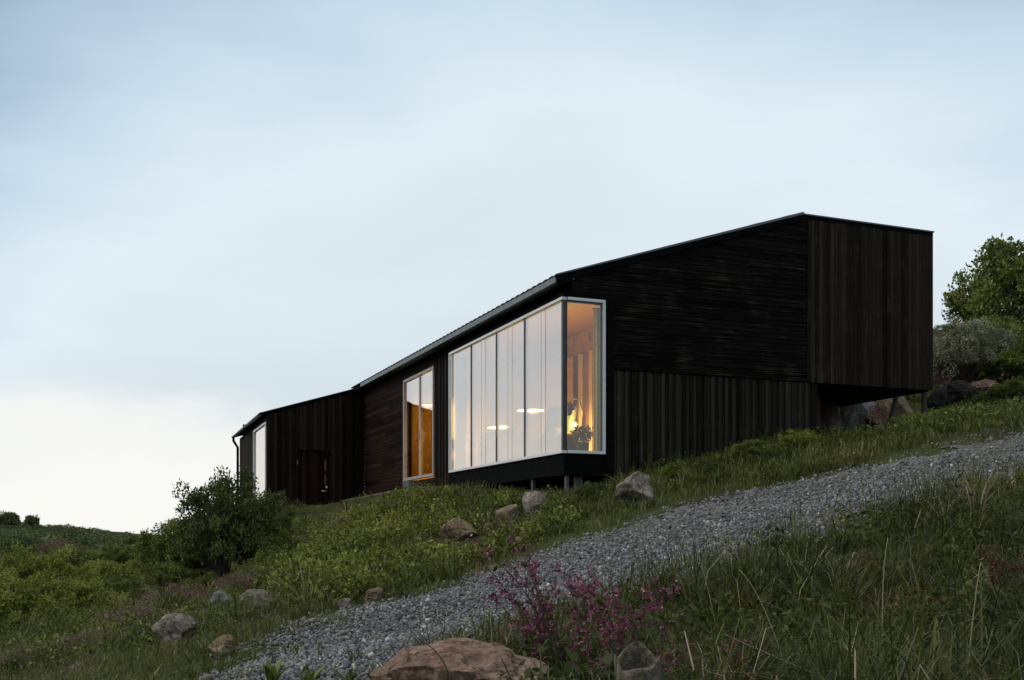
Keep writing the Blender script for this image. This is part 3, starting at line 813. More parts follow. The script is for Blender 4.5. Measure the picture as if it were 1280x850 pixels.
# floor lamp with black tilted shade
root = local_thing('floor_lamp', (1.05, 1.42, 1.44), 'floor lamp with tilted black shade glowing behind the narrow bay glass', 'lamp')
rm = Matrix.Rotation(math.radians(-58), 3, 'Y') @ Matrix.Rotation(math.radians(18), 3, 'X')
head = (-.28, .05, .93)
MB().lathe([(.02, .12), (.07, .11), (.12, .02), (.125, -.07), (.118, -.07), (.11, .0)], head, 24, rm).build('lamp_shade', 'shade', root, True)
MB().lathe([(.001, -.045), (.112, -.045)], head, 24, rm).build('bulb', 'bulb_strong', root)
MB().tube([(0, 0, .02), (0, .02, .9), (-.06, .03, 1.12), (-.2, .04, 1.1), (-.27, .05, 1.0)], .011).build('arm', 'shade', root, True)
MB().lathe([(.001, .03), (.15, .03), (.16, 0), (.001, 0)]).build('base', 'shade', root)
lampobj('lamp_light', -.10, .05, .84, 30, .03, root)
# table lamp glow low on the back wall
root = local_thing('table_lamp', (1.2, 2.1, 1.98), 'small round lamp glowing on the low side table', 'lamp')
MB().lathe([(.001, .22), (.035, .21), (.055, .18), (.06, .14), (.045, .10), (.02, .07)], seg=24).build('lamp_shade', 'bulb', root, True)
MB().lathe([(.03, .07), (.02, .04), (.07, .015), (.07, 0), (.001, 0)], seg=24).build('base', 'oak', root, True)
lampobj('lamp_light', 0, 0, .27, 150, .03, root)
root = local_thing('side_table', (1.2, 2.1, 1.44), 'low wooden side table beneath the round lamp', 'table')
g = MB(); g.box(-.35, .35, -.3, .3, .49, .53); g.build('tabletop', 'oak', root, bevel=.01)
for sx in (-.3, .3):
    for sy in (-.25, .25): MB().tube([(sx, sy, .49), (sx * 1.08, sy * 1.08, 0)], [.022, .014]).build('leg', 'oak', root)
# plant on a low pot
root = local_thing('potted_plant', (.82, .95, 1.44), 'round leafy plant in a black pot behind the narrow bay glass', 'plant')
MB().lathe([(.001, 0), (.09, 0), (.12, .26), (.105, .26), (.1, .2), (.001, .2)]).build('pot', 'pot', root, True)
_p = RNG.normal(size=(420, 3)); _p *= (RNG.uniform(.2, 1, 420) ** .5 / np.linalg.norm(_p, axis=1))[:, None]
_v, _f = leafquads_early(_p * [.21, .21, .17] + [0, 0, .42], .06)
link('leaves', fastmesh('leaves', _v, _f, RNG.uniform(0, .8, 420), 'leaf_dark'), root)
# armchair
def armchair(u, v, rz, label):
    root = local_thing('armchair', (u, v, 1.44), label, 'armchair', None, rz)
    g = MB(); g.box(-.34, .34, -.34, .34, .22, .44); g.build('seat', 'fabric', root, bevel=.05)
    g = MB(); g.prism([(-.22, .40), (-.36, .42), (-.50, 1.1), (-.40, 1.14), (-.34, 1.1)], 'x', -.34, .34); b_ = g.build('backrest', 'fabric', root, bevel=.04)
    for s in (-1, 1):
        g = MB(); g.box(min(s * .36, s * .46), max(s * .36, s * .46), -.38, .34, .2, .62); g.build('armrest', 'fabric', root, bevel=.04)
        for t_ in (-1, 1): MB().tube([(s * .32, t_ * .3, .22), (s * .36, t_ * .34, 0)], [.022, .012]).build('leg', 'oak', root)
armchair(.85, 2.55, math.radians(115), 'grey high-backed armchair facing into the room near the bay corner')
# sofa and dining set
root = local_thing('sofa', (.85, 4.3, 1.44), 'long low grey sofa with its back to the bay glass', 'sofa', None, math.radians(90))
g = MB(); g.box(-.85, .85, -.42, .38, .15, .40); g.build('seat', 'fabric', root, bevel=.05)
g = MB(); g.box(-.85, .85, .25, .45, .38, .78); g.build('backrest', 'fabric', root, bevel=.05)
for s in (-1, 1):
    g = MB(); g.box(min(s * .85, s * 1.0), max(s * .85, s * 1.0), -.42, .45, .12, .6); g.build('armrest', 'fabric', root, bevel=.04)
    for t_ in (-.35, .38): MB().tube([(s * .9, t_, .12), (s * .9, t_, 0)], .02).build('leg', 'oak', root)
root = local_thing('dining_table', (2.0, 6.6, 1.44), 'oak dining table near the far end of the bay', 'table')
g = MB(); g.box(-.42, .42, -.7, .7, .71, .75); g.build('tabletop', 'oak', root, bevel=.01)
for sx in (-.36, .36):
    for sy in (-.6, .6): MB().tube([(sx, sy, .71), (sx, sy, 0)], .025).build('leg', 'oak', root)
for (u, v, rz, lb) in ((.5, 5.6, 90, 'slim white chair by the bay glass at the far end of the sofa'), (1.5, 7.6, 60, 'slim white chair at the dining table behind the sofa')):
    root = local_thing('dining_chair', (u, v, 1.44), lb, 'chair', 'dining chairs', math.radians(rz))
    g = MB(); g.box(-.2, .2, -.2, .2, .43, .46); g.build('seat', 'white', root, bevel=.01)
    g = MB(); g.box(-.2, .2, .18, .205, .62, .82); g.build('backrest', 'white', root, bevel=.008)
    for sx in (-.18, .18):
        MB().tube([(sx, -.18, .43), (sx, -.18, 0)], .014).build('leg', 'white', root)
        MB().tube([(sx, .19, .8), (sx, .18, 0)], .014).build('leg', 'white', root)

# ---------------------------------------------------------------- annex (far left block)
AA = math.radians(20.33)
ax, ay = hw(.2, 14.41)
AX = empty('annex', (ax - HP0[0], ay - HP0[1], 0))
AX.parent = HOUSE
AX.location = (0.2, 14.41, 0); AX.rotation_euler = (0, 0, AA - HA)
# u2: negative = out to the left, v2 = away
WA = 2.82; ZR, ZL = 4.42, 3.56; LV = 6.9
sa = (ZR - ZL) / WA
g = MB()
boards(g, -WA, -.33, .1, 4.5, .105, False, 'y', 0, .04, planes=[(-sa, 1, ZR - .05)], gap=.007, var=.008, batten=.012, holes=[(-1.93, -1.02, -1, 2.52)])
boards(g, -.33, .02, .1, 4.5, .09, False, 'y', .03, .04, planes=[(-sa, 1, ZR - .05)], gap=.006, var=.004)
g.build('annex_wall', 'clad_annex', AX)
g = MB()
g.prism([(-WA + .02, .1), (-1.95, .1), (-1.95, ZL + .2), (-WA + .02, ZL - .07)], 'y', .045, .12)
g.prism([(-1.0, .1), (.02, .1), (.02, ZR - .07), (-1.0, ZR - .07 - sa)], 'y', .072, .12)
g.prism([(-1.95, 2.54), (-1.0, 2.54), (-1.0, ZR - .07 - sa), (-1.95, ZR - .07 - 1.95 * sa)], 'y', .045, .12)
g.build('wall_core', 'black', AX)
g = MB(); g.box(-WA + .1, .02, LV - .1, LV, .1, 3.9); g.build('rear_wall', 'black', AX)
g = MB()
boards(g, 0.0, LV, .1, 3.42, .11, False, 'x', -WA, .05, gap=.007, var=.006, holes=[(.0, 2.9, .9, 3.33)])
g.build('annex_wall', 'clad_annex', AX)
g = MB(); g.box(-WA + .055, -WA + .1, 2.9, LV, .1, 3.4); g.build('wall_core', 'black', AX)
rf = MB(); rf.prism([(.05, ZR - .04), (.05, ZR + .02), (-WA - .16, ZL + .02 - .16 * sa), (-WA - .16, ZL - .06 - .16 * sa)], 'y', -.04, LV + .15)
rf = rf.build('roof', 'black', AX)
g = MB(); g.prism([(.05, ZR + .022), (.05, ZR + .04), (-WA - .2, ZL + .04 - .2 * sa), (-WA - .2, ZL + .022 - .2 * sa)], 'y', -.07, LV + .15); g.build('flashing', 'flash', rf)
g = MB()
gp = [(-WA - .2 + .055 * math.cos(a) , ZL - .07 + .055 * math.sin(a)) for a in np.linspace(PI, 2 * PI, 9)]
gp += [(-WA - .2 + .047 * math.cos(a), ZL - .07 + .047 * math.sin(a)) for a in np.linspace(2 * PI, PI, 9)]
g.prism(gp, 'y', -.06, LV + .3); g.build('gutter', 'zinc', rf)
g = MB(); g.tube([(-WA - .2, LV + .1, ZL - .12), (-WA - .2, LV + .1, ZL - .22), (-WA - .06, LV + .08, ZL - .45), (-WA - .06, LV + .08, .0)], .045, 10); g.build('downpipe', 'black', rf, True)
window_panel(AX, 'v', [.03, 2.85], .95, 3.3, -WA, .06, 'alu', 'mull', (True, True))
# lit room behind: plain inner box
g = MB(); g.box(-.6, -.55, .13, LV - .1, .3, 3.5); g.box(-WA + .12, -.6, 3.2, 3.3, .3, 3.3); g.box(-WA + .1, -.6, .13, LV - .1, .7, .78); g.build('inside_wall', 'white', AX)
# door
g = MB()
boards(g, -1.92, -1.03, .42, 2.5, .11, False, 'y', .05, .04, gap=.004, var=.002, holes=[(-1.16, -1.10, 1.95, 2.25), (-1.16, -1.10, 1.55, 1.82)])
door = g.build('door', 'door', AX)
g = MB(); g.box(-1.97, -.98, .095, .14, .1, 2.56); g.build('door_backing', 'black', door)
for z in (1.0, 2.1):
    g = MB(); g.box(-1.96, -1.92, -.02, .03, z, z + .12); g.build('hinge', 'steel', door)
g = MB(); g.box(-1.17, -1.07, .06, .075, 1.5, 2.3); g.build('door_glass', plain('door_glass', (.10, .035, .012), .15), door)  # orange reflections are painted into the base colour of this pane
g = MB(); g.tube([(-1.24, .02, 1.35), (-1.10, .02, 1.35)], .016); g.tube([(-1.10, .02, 1.35), (-1.10, .06, 1.35)], .012); g.build('handle', 'brass', door, True)
g = MB(); g.lathe([(.001, 0), (.032, 0), (.034, .012)], (-1.10, .03, 1.47), 16, Matrix.Rotation(PI / 2, 3, 'X')); g.build('lock', 'brass', door)

# timber edging of the terrace
EP = [at(*a) for a in ((562, 610.0, 23.9), (523, 609.0, 26.3), (475, 617.5, 28.4), (430, 626.5, 30.2))]
g = MB()
for i in range(len(EP) - 1):
    (x0, y0, z0), (x1, y1, z1) = EP[i], EP[i + 1]
    d = Vector((x1 - x0, y1 - y0, 0)).normalized(); n = Vector((-d.y, d.x, 0)) * .05
    vs = []
    for (x, y, z) in ((x0, y0, z0), (x1, y1, z1)):
        for s in (-1, 1):
            for dz in (-.09, .03): vs.append((x + n.x * s, y + n.y * s, z + dz))
    g.add(vs, [(0, 2, 3, 1), (4, 5, 7, 6), (0, 1, 5, 4), (2, 6, 7, 3), (1, 3, 7, 5), (0, 4, 6, 2)])
tag(g.build('terrace_edging', 'timber'), 'weathered timber edging along the top of the green bank before the glass door', 'edging')

# ---------------------------------------------------------------- foliage generators
def leafquads(pos, size, up=.3, aspect=.45, spread=1.0):
    """rhombic leaves: pos (n,3), size (n,)"""
    n = len(pos)
    d = RNG.normal(size=(n, 3)); d[:, 2] += up; d /= np.linalg.norm(d, axis=1, keepdims=True)
    a = RNG.normal(size=(n, 3)); s = np.cross(d, a); s /= np.linalg.norm(s, axis=1, keepdims=True) + 1e-9
    nrm = np.cross(d, s)
    L_ = size[:, None]
    p0 = pos; p2 = pos + d * L_ + nrm * L_ * .08; m = pos + d * L_ * .5 - nrm * L_ * .06
    p1 = m + s * L_ * aspect * .5; p3 = m - s * L_ * aspect * .5
    v = np.stack([p0, p1, p2, p3], 1).reshape(-1, 3)
    return v, np.arange(n * 4).reshape(-1, 4)
def shrub_mesh(name, seed, rx, ry, h, nclump, per, leaf, mat, clump_r=.16, hollow=.55, base=.1, upper=.2):
    """unit-ish shrub: branches from one foot to leaf clumps through an uneven crown"""
    global RNG
    keep = RNG; RNG = np.random.default_rng(seed)
    d = RNG.normal(size=(nclump, 3)); d[:, 2] = np.abs(d[:, 2]) * .95 - .12; d /= np.linalg.norm(d, axis=1, keepdims=True)
    lump = 1 + .26 * n3(d, 3.1, seed) + .16 * n3(d, 7, seed + 3)
    r = RNG.uniform(hollow, 1, nclump) ** .6 * lump
    C = d * r[:, None] * [rx, ry, h * .62] + [0, 0, h * .38]
    C[:, 2] = np.maximum(C[:, 2], base * h * RNG.uniform(.3, 1.2, nclump))
    # a few leaders poking out
    k = RNG.integers(0, nclump, max(3, nclump // 12)); C[k] = C[k] * [1.08, 1.08, 1.14]
    ids = np.repeat(np.arange(nclump), per)
    rr = RNG.normal(size=(len(ids), 3)); rr *= (RNG.uniform(.1, 1, len(ids)) ** .5 / np.linalg.norm(rr, axis=1))[:, None]
    cs = clump_r * RNG.uniform(.6, 1.35, nclump)
    pos = C[ids] + rr * cs[ids][:, None] * [1, 1, .75]
    pos[:, 2] = np.maximum(pos[:, 2], .02)
    v, f = leafquads(pos, leaf * RNG.uniform(.6, 1.3, len(pos)), upper, .55)
    tint = np.clip(RNG.uniform(0, 1, nclump)[ids] * .5 + RNG.uniform(0, 1, len(ids)) * .55, 0, 1)
    fol = fastmesh(name + '_foliage', v, f, tint, mat)
    b = MB()
    for i in range(0, nclump, 2):
        p = Vector(C[i]); m = Vector((p.x * .35 + RNG.normal() * .05, p.y * .35 + RNG.normal() * .05, p.z * .55))
        b.tube([(RNG.normal() * .05, RNG.normal() * .05, -.1), m, p], [.02 * h ** .5, .012 * h ** .5, .004], 4)
    br = bpy.data.meshes.new(name + '_branches'); br.from_pydata(b.v, [], b.f); br.materials.append(M['bark'])
    RNG = keep
    return fol, br
SH = {}
SH['yellow'] = shrub_mesh('y', 11, 1, 1, 1.15, 170, 120, .055, 'leaf_yellow', .16, .35)
SH['yellow2'] = shrub_mesh('y2', 12, 1, .9, 1.0, 170, 120, .055, 'leaf_yellow', .15, .35)
SH['green'] = shrub_mesh('g', 13, 1, 1, 1.1, 170, 120, .055, 'leaf_green', .16, .35)
SH['green2'] = shrub_mesh('g2', 14, 1, .9, 1.3, 180, 120, .055, 'leaf_green', .16, .35)
SH['dark'] = shrub_mesh('d', 15, 1, 1, 1.3, 230, 130, .05, 'leaf_dark', .14, .4)
SH['dark2'] = shrub_mesh('d2', 16, 1, 1, 1.2, 230, 130, .05, 'leaf_dark', .14, .4)
SH['grey'] = shrub_mesh('w', 17, 1, 1, 1.3, 190, 110, .05, 'leaf_grey', .17, .3)
SH['brown'] = shrub_mesh('b', 18, 1, 1, .55, 130, 80, .035, 'leaf_brown', .15, .3)
SH['far'] = shrub_mesh('f', 19, 1, 1, 1.2, 90, 60, .12, 'leaf_far', .2, .5)
SH['far2'] = shrub_mesh('f2', 20, 1, .9, 1.5, 90, 60, .12, 'leaf_far', .2, .5)
def shrub(kind, px, py, Y, rpx, label, cat='shrub', group=None, hs=1.0, name='shrub', rz=None):
    """foot seen at px,py; half width rpx in photo pixels"""
    x, y, z = at(px, py, Y); s = rpx / F * Y
    e = empty(name, (x, y, hz(x, y) - .05), random.uniform(0, 6) if rz is None else rz, (s, s, s * hs))
    tag(e, label, cat, group)
    fol, br = SH[kind]
    link('foliage', fol, e); link('branches', br, e)
    return e
# dark bush below the annex
shrub('dark', 290, 745, 18, 68, 'big dark green bush standing before the left end of the cabin', 'bush', hs=1.5, name='bush')
shrub('green2', 240, 748, 19, 56, 'mid green bush sloping down left of the biggest bush', 'bush', hs=1.25, name='bush')
shrub('dark', 330, 700, 21, 36, 'dark bush touching the annex corner under its side window', 'bush', hs=1.75, name='bush')
shrub('dark2', 272, 700, 23, 28, 'tall thin dark sapling top rising at the left of the biggest bush', 'bush', hs=2.5, name='bush')
shrub('green', 205, 735, 21, 40, 'mid green bush at the lower left flank of the dark bushes', 'bush', hs=.9, name='bush')
shrub('green', 345, 735, 17, 34, 'small mid green bush at the right foot of the biggest dark bush', 'bush', hs=1.2, name='bush')
shrub('green', 375, 690, 20.5, 26, 'small leafy bush below the annex door', 'bush', hs=.7, name='bush')
for (px, py, Y, rr_, k_, hs_, lb) in (
    (395, 735, 13.5, 34, 'yellow', .8, 'yellow-green shrub on the bank above the slanting stone'),
    (445, 722, 13.5, 30, 'green', .8, 'green shrub on the bank right of the one above the slanting stone'),
    (500, 706, 13.6, 30, 'yellow2', .75, 'yellow-green shrub at the lower middle of the bank'),
    (420, 690, 17, 28, 'green2', .8, 'green shrub halfway up the bank below the annex door'),
    (480, 672, 17.5, 28, 'yellow', .7, 'yellow-green shrub halfway up the bank below the glass door'),
    (530, 660, 18.5, 24, 'green', .7, 'small green shrub left of the flat ochre stone'),
    (355, 715, 15.5, 30, 'yellow2', .9, 'yellow-green shrub beside the foot of the dark bushes'),
    (610, 655, 17.5, 18, 'green', .6, 'little green shrub beside the ochre stones below the bay'),
    (650, 690, 14.3, 20, 'dark', .6, 'little dark shrub on the bank edge above the pink flowers'),
    (580, 712, 13.2, 22, 'green2', .6, 'little green shrub where the bank meets the gravel')):
    shrub(k_, px, py, Y, rr_, lb, 'shrub', 'shrubs on the green bank', hs_)
shrub('green', 262, 722, 17.2, 36, 'loose mid green bush in front of the dark bushes', 'bush', hs=.9, name='bush')
shrub('yellow', 185, 728, 20.5, 38, 'yellow-green bush at the far left of the dark bush group', 'bush', hs=.9, name='bush')
for (k_, px, py, Y, rr_, hs_, lb) in (
    ('green2', 342, 722, 18, 40, 1.15, 'green bush joining the dark bushes to the bank'),
    ('green', 318, 740, 16.5, 36, .95, 'low green bush at the right front of the dark bushes'),
    ('green2', 218, 752, 18, 42, .9, 'green bush at the lower left front of the dark bushes'),
    ('green', 375, 668, 22.5, 22, 1.0, 'small green bush right beside the annex wall')):
    shrub(k_, px, py, Y, rr_, lb, 'bush', None, hs_, 'bush')
for (k_, px, py, Y, rr_, hs_, lb) in (
    ('green', 850, 596, 17.0, 26, .85, 'low green shrub by the base wall, nearest the pale cracked boulder'),
    ('dark', 880, 596, 16.8, 22, .8, 'low dark shrub by the base wall, second from the pale cracked boulder'),
    ('green2', 940, 585, 17.6, 28, .75, 'low green shrub below the middle of the base wall'),
    ('yellow', 1000, 572, 18.2, 24, .85, 'low yellow-green shrub below the right end of the base wall'),
    ('yellow2', 1190, 535, 19.3, 28, .75, 'low bright shrub between the gravel and the black boulder'),
    ('dark2', 740, 612, 17, 22, .8, 'low dark shrub on the slope right of the bay piers')):
    shrub(k_, px, py, Y, rr_, lb, 'shrub', 'low shrubs along the base wall', hs_)
# yellow-green thicket lower left
for i, (px, py, Y, r, k, hs, lb) in enumerate([
    (20, 800, 13.5, 70, 'yellow', 1.0, 'yellow-green shrub cut by the left picture edge, the nearest of its thicket'),
    (95, 800, 14.5, 62, 'yellow2', 1.0, 'broad yellow-green shrub in the middle of the lower left thicket'),
    (150, 775, 16.5, 48, 'green', 1.0, 'mid green shrub at the right end of the lower left thicket'),
    (50, 768, 18, 60, 'yellow', 1.1, 'yellow-green shrub in the second row of the lower left thicket'),
    (130, 758, 19.5, 46, 'yellow2', 1.0, 'pale yellow-green shrub just left of the dark bushes'),
    (-25, 760, 18, 60, 'green2', 1.0, 'green shrub half out of the picture at the left edge'),
    (180, 745, 22, 36, 'yellow', 1.0, 'small yellow-green shrub tucked against the green flank bush'),
    (20, 735, 25, 52, 'green', 1.0, 'green shrub at the left edge behind the yellow thicket'),
    (85, 728, 27, 42, 'green2', .9, 'rounded green shrub behind the middle of the yellow thicket'),
    (150, 724, 29, 34, 'green', .75, 'green shrub behind the pale shrub by the dark bushes'),
    (180, 712, 34, 24, 'green2', .45, 'small green shrub in the gap at the foot of the far hill'),
    (75, 712, 36, 30, 'brown', 1.3, 'brown withered shrub among green ones below the far hill'),
    (30, 705, 40, 32, 'far', 1.0, 'dark shrub left of the brown withered one'),
    (118, 706, 42, 26, 'far2', .5, 'dark shrub right of the brown withered one'),
    (150, 703, 46, 20, 'far', .6, 'dark rounded shrub, last before the slope meets the big bush')]):
    shrub(k, px, py, Y, r, lb, 'shrub', 'shrubs in the lower left thicket', hs)
for (px, py, Y, r, lb) in ((178, 792, 11.5, 62, 'brown heathery shrub between the thicket and the pale lone boulder'), (125, 832, 10, 52, 'low brown heather above the pointed pale stone'),
                           (225, 772, 14, 60, 'brown heather patch under the dark bushes'), (318, 752, 14.5, 48, 'brown heather right of the small tilted stone'), (30, 842, 9.6, 52, 'low brown heather near the left picture corner')):
    shrub('brown', px, py, Y, r, lb, 'heather', 'brown heather clumps', .95, 'heather')
# the right-hand hillside
shrub('green2', 1272, 440, 33, 88, 'large green tree-like bush on the crest at the right picture edge', 'bush', hs=1.28, name='bush')
shrub('green', 1210, 425, 35, 42, 'green bush leaning left from the big crest bush', 'bush', hs=1.0, name='bush')
shrub('dark', 1178, 412, 38, 22, 'small dark bush on the skyline beside the cabin corner', 'bush', hs=.9, name='bush')
shrub('grey', 1208, 490, 27.5, 54, 'grey-green willow on the slope right of the cabin', 'willow', hs=1.2, name='willow')
shrub('green', 1262, 478, 30, 50, 'mid green bush filling the slope under the big crest bush', 'bush', hs=1.1, name='bush')
shrub('green2', 1225, 450, 31, 44, 'green bush behind the grey-green willow', 'bush', hs=1.15, name='bush')
shrub('grey', 1168, 452, 31, 34, 'grey-green willow half hidden by the cabin corner', 'willow', hs=1.0, name='willow')
shrub('green', 1270, 475, 27, 46, 'green bush at the right edge below the big crest bush', 'bush', hs=1.0, name='bush')
shrub('green2', 1245, 455, 30, 38, 'green bush between willow and big crest bush', 'bush', hs=1.0, name='bush')
shrub('yellow2', 1143, 538, 20.2, 22, 'bright yellow-green shrub under the cabin corner by the stilts', 'shrub', hs=1.2)
shrub('green', 1270, 508, 22.5, 34, 'low green shrub at the right edge above the gravel', 'shrub', hs=.7)
shrub('dark2', 1235, 508, 24, 22, 'small dark shrub below the dark outcrop', 'shrub', hs=.7)
# skyline trees
def tree(px, py, Y, rpx, hpx, label):
    x, y, z = at(px, py, Y); s = rpx / F * Y; hh = hpx / F * Y
    e = empty('tree', (x, y, hz(x, y) - .2), random.uniform(0, 6)); tag(e, label, 'tree', 'trees on the far skyline')
    base = max(.1, z - hz(x, y) + .2)
    MB().tube([(0, 0, -.3), (.05, 0, base * .5), (0, 0, base + hh * .5)], [.16, .12, .05], 7).build('trunk', 'bark', e)
    o = link('crown', SH['far'][0], e); o.location = (0, 0, base - hh * .35); o.scale = (s, s, hh * 1.25)
tree(10, 658, 120, 15, 15, 'leftmost round tree on the far skyline')
tree(40, 657, 118, 8, 11, 'lone round tree on the far skyline, second from left')
tree(159, 674, 125, 5, 6, 'smallest dark tree where the far skyline drops')

# far wood as one mass
def far_wood():
    n = 1500
    X, Y = [], []
    u = RNG.uniform(0, 1, n); Y = 45 + 90 * u ** .8; X = RNG.uniform(-.62, -.335, n) * Y
    fol = SH['far'][0]
    nv = len(fol.vertices); base = np.empty(nv * 3, np.float32); fol.vertices.foreach_get('co', base); base = base.reshape(-1, 3)
    # thin copy of the crown, larger leaves
    vs, ts = [], []
    q = base.reshape(-1, 4, 3)
    Zg = hgt(X, Y)
    for i in range(n):
        sel = RNG.integers(0, len(q), 130)
        p = q[sel]; cen = p.mean(1, keepdims=True); p = cen + (p - cen) * 2.0
        a = RNG.uniform(0, 6.28); s = RNG.uniform(.7, 1.5) * (.5 if Y[i] > 100 else .8); s *= np.clip((240 - (CX + F * X[i] / Y[i])) / 150, .3, 1); hh = s * RNG.uniform(.6, .95)
        ca, sa_ = math.cos(a), math.sin(a)
        p = np.stack([(p[..., 0] * ca - p[..., 1] * sa_) * s + X[i], (p[..., 0] * sa_ + p[..., 1] * ca) * s + Y[i], p[..., 2] * hh + Zg[i] - .15], -1)
        vs.append(p.reshape(-1, 3)); t0 = RNG.uniform(0, .6)
        ts.append(t0 + RNG.uniform(0, .4, 130))
    v = np.concatenate(vs)
    return v, np.arange(len(v)).reshape(-1, 4), np.concatenate(ts)
fv, ff, ft = far_wood()
tag(link('far_wood', fastmesh('far_wood', fv, ff, ft, 'leaf_far')), 'dark green scrub woodland covering the far hillside', 'woodland', kind='stuff')

# ---------------------------------------------------------------- ground cover
def under_house(X, Y, m=0.0):
    dx, dy = X - HP0[0], Y - HP0[1]
    u = dx * HR[0] + dy * HR[1]; v = dx * HL[0] + dy * HL[1]
    return ((u > -.02 - m) & (u < 5.3) & (v > .02 - m) & (v < 21)) | ((u > -2.7) & (v > 14.3) & (v < 21))
def open_under(X, Y):
    dx, dy = X - HP0[0], Y - HP0[1]; u = dx * HR[0] + dy * HR[1]; v = dx * HL[0] + dy * HL[1]
    return ((u > 4.9) & (u < 10.5) & (v > -1.6) & (v < 7))
def clear_rocks(X, Y, front=1.6):
    dx_, dy_ = X - HP0[0], Y - HP0[1]; uu = dx_ * HR[0] + dy_ * HR[1]; v_ = dx_ * HL[0] + dy_ * HL[1]
    ok = ~((uu > -2.1) & (uu < .2) & (v_ > 5.5) & (v_ < 13.9)) | ((uu > -2.1) & (uu < .2) & (RNG.uniform(0, 1, np.shape(X)) < .12))
    for x, y, w_ in ROCKS:
        t_ = Y / y; dx = np.abs(X - x * t_)
        ok &= ~((dx < w_ * 1.0) & (Y > y - w_ - front) & (Y < y + w_ * .6))
    return ok
def blades(X, Y, Z, h, wd, bend, tint):
    n = len(X); a = RNG.uniform(0, 6.28, n); b = a + RNG.uniform(-.6, .6, n) + PI / 2
    sx, sy = np.cos(a) * wd / 2, np.sin(a) * wd / 2
    bx, by = np.cos(b) * bend * h, np.sin(b) * bend * h
    P = np.stack([X, Y, Z], 1)
    def pt(k, s, hh):
        return P + np.stack([bx * k * k + sx * s, by * k * k + sy * s, h * hh], 1)
    drop = 1 - .35 * np.clip(bend, 0, 1.2)
    v = np.stack([pt(0, -1, 0 * h + 0), pt(0, 1, 0 * h), pt(.55, -.8, .55 * np.ones(n)), pt(.55, .8, .55 * np.ones(n)), pt(1, 0, drop)], 1)
    f = np.array([(0, 1, 3), (0, 3, 2), (2, 3, 4)])
    fc = (f[None] + 5 * np.arange(n)[:, None, None]).reshape(-1, 3)
    return v.reshape(-1, 3), fc, np.repeat(tint, 3)
def scatter_grass(name, n, y0, y1, half, p, hfun, maskfun, mat, wmul=1.0, lean=(.1, .7), label='', cat='grass'):
    X, Y = fan(n, y0, y1, half, p)
    k = maskfun(X, Y); k = RNG.uniform(0, 1, n) < k
    X, Y = X[k], Y[k]
    Z = hgt(X, Y) - .01
    h = hfun(X, Y) * RNG.uniform(.45, 1.25, len(X))
    wd = np.maximum(.0045, Y * .00085) * RNG.uniform(.7, 1.4, len(X)) * wmul
    patch = wav(X, Y, (1.7, 3.3, .8), 7)
    tint = np.clip(.42 + .3 * patch + RNG.normal(0, .2, len(X)), 0, 1)
    v, f, t_ = blades(X, Y, Z, h, wd, RNG.uniform(lean[0], lean[1], len(X)), tint)
    tag(link(name, fastmesh(name, v, f, t_, mat)), label, cat, kind='stuff')
def near_bank(X, Y):       # the bank on the camera's side of the road, right of the boulder
    sd = road_sd(X, Y)
    return (sd < .1) & (X > -.9 + .0 * Y) & (Y < 12.5) & (Y < 7.2 + X * .75)
def m_near(X, Y):
    sd = road_sd(X, Y)
    k = near_bank(X, Y) * np.clip((-sd + .1) / .5 + .05, 0, 1)
    bald = np.clip((wav(X, Y, (2.1, 3.7), 9) + .35) * 3, .25, 1)
    bx_, by_ = at(578, 868, 4.0)[:2]
    return k * clear_rocks(X, Y, .3) * bald * (np.hypot((X - bx_) / 1.2, Y - by_ + .1) > .42)
scatter_grass('grass', 150000, 2.0, 13, .62, .5, lambda X, Y: np.clip(.16 + .10 * wav(X, Y, (1.5, 2.7), 2), .08, .48), m_near, 'grass_dark', 1.0, (.2, 1.1),
              'dark long grass with rusty and straw blades on the near bank', 'grass')
def m_verge(X, Y):
    sd = road_sd(X, Y)
    nn = wav(X, Y, (1.9, 3.7, .9), 11) * .7
    far = (sd < .7) & ~near_bank(X, Y) & ~under_house(X, Y)
    return far * clear_rocks(X, Y, .5) * np.clip((-sd + .15 + nn) / .8, .0, 1) ** 1.5
scatter_grass('verge_grass', 330000, 5, 34, .62, 1.0, lambda X, Y: np.clip(.13 + .07 * wav(X, Y, (1.1, 2.1), 6), .05, .25) * np.where(open_under(X, Y), .6, 1), m_verge, 'grass', 1.2, (.2, .9),
              'green grass on the slope between the gravel and the cabin', 'grass')
def m_mound(X, Y):
    sd = road_sd(X, Y); pxx = CX + F * X / Y
    inside = (sd < -.05) & (pxx > 318) & (pxx < 720) & (Y > 10.2) & (Y < 30) & ~under_house(X, Y, .35)
    dx, dy = X - HP0[0], Y - HP0[1]; uu = dx * HR[0] + dy * HR[1]; v_ = dx * HL[0] + dy * HL[1]
    inside = inside & ~((uu > -1.75) & (v_ > 6.5) & (v_ < 13.8)) & ~((uu > -.9) & (v_ > -1) & (v_ <= 6.5))
    edge = np.clip((-sd - .05) / .8, .12, 1) * np.clip((720 - pxx) / 90, .12, 1) * np.clip((pxx - 318) / 60, .1, 1)
    return inside * clear_rocks(X, Y) * edge * np.clip(.62 + wav(X, Y, (1.6, 2.8), 3) * 1.4, .03, 1)
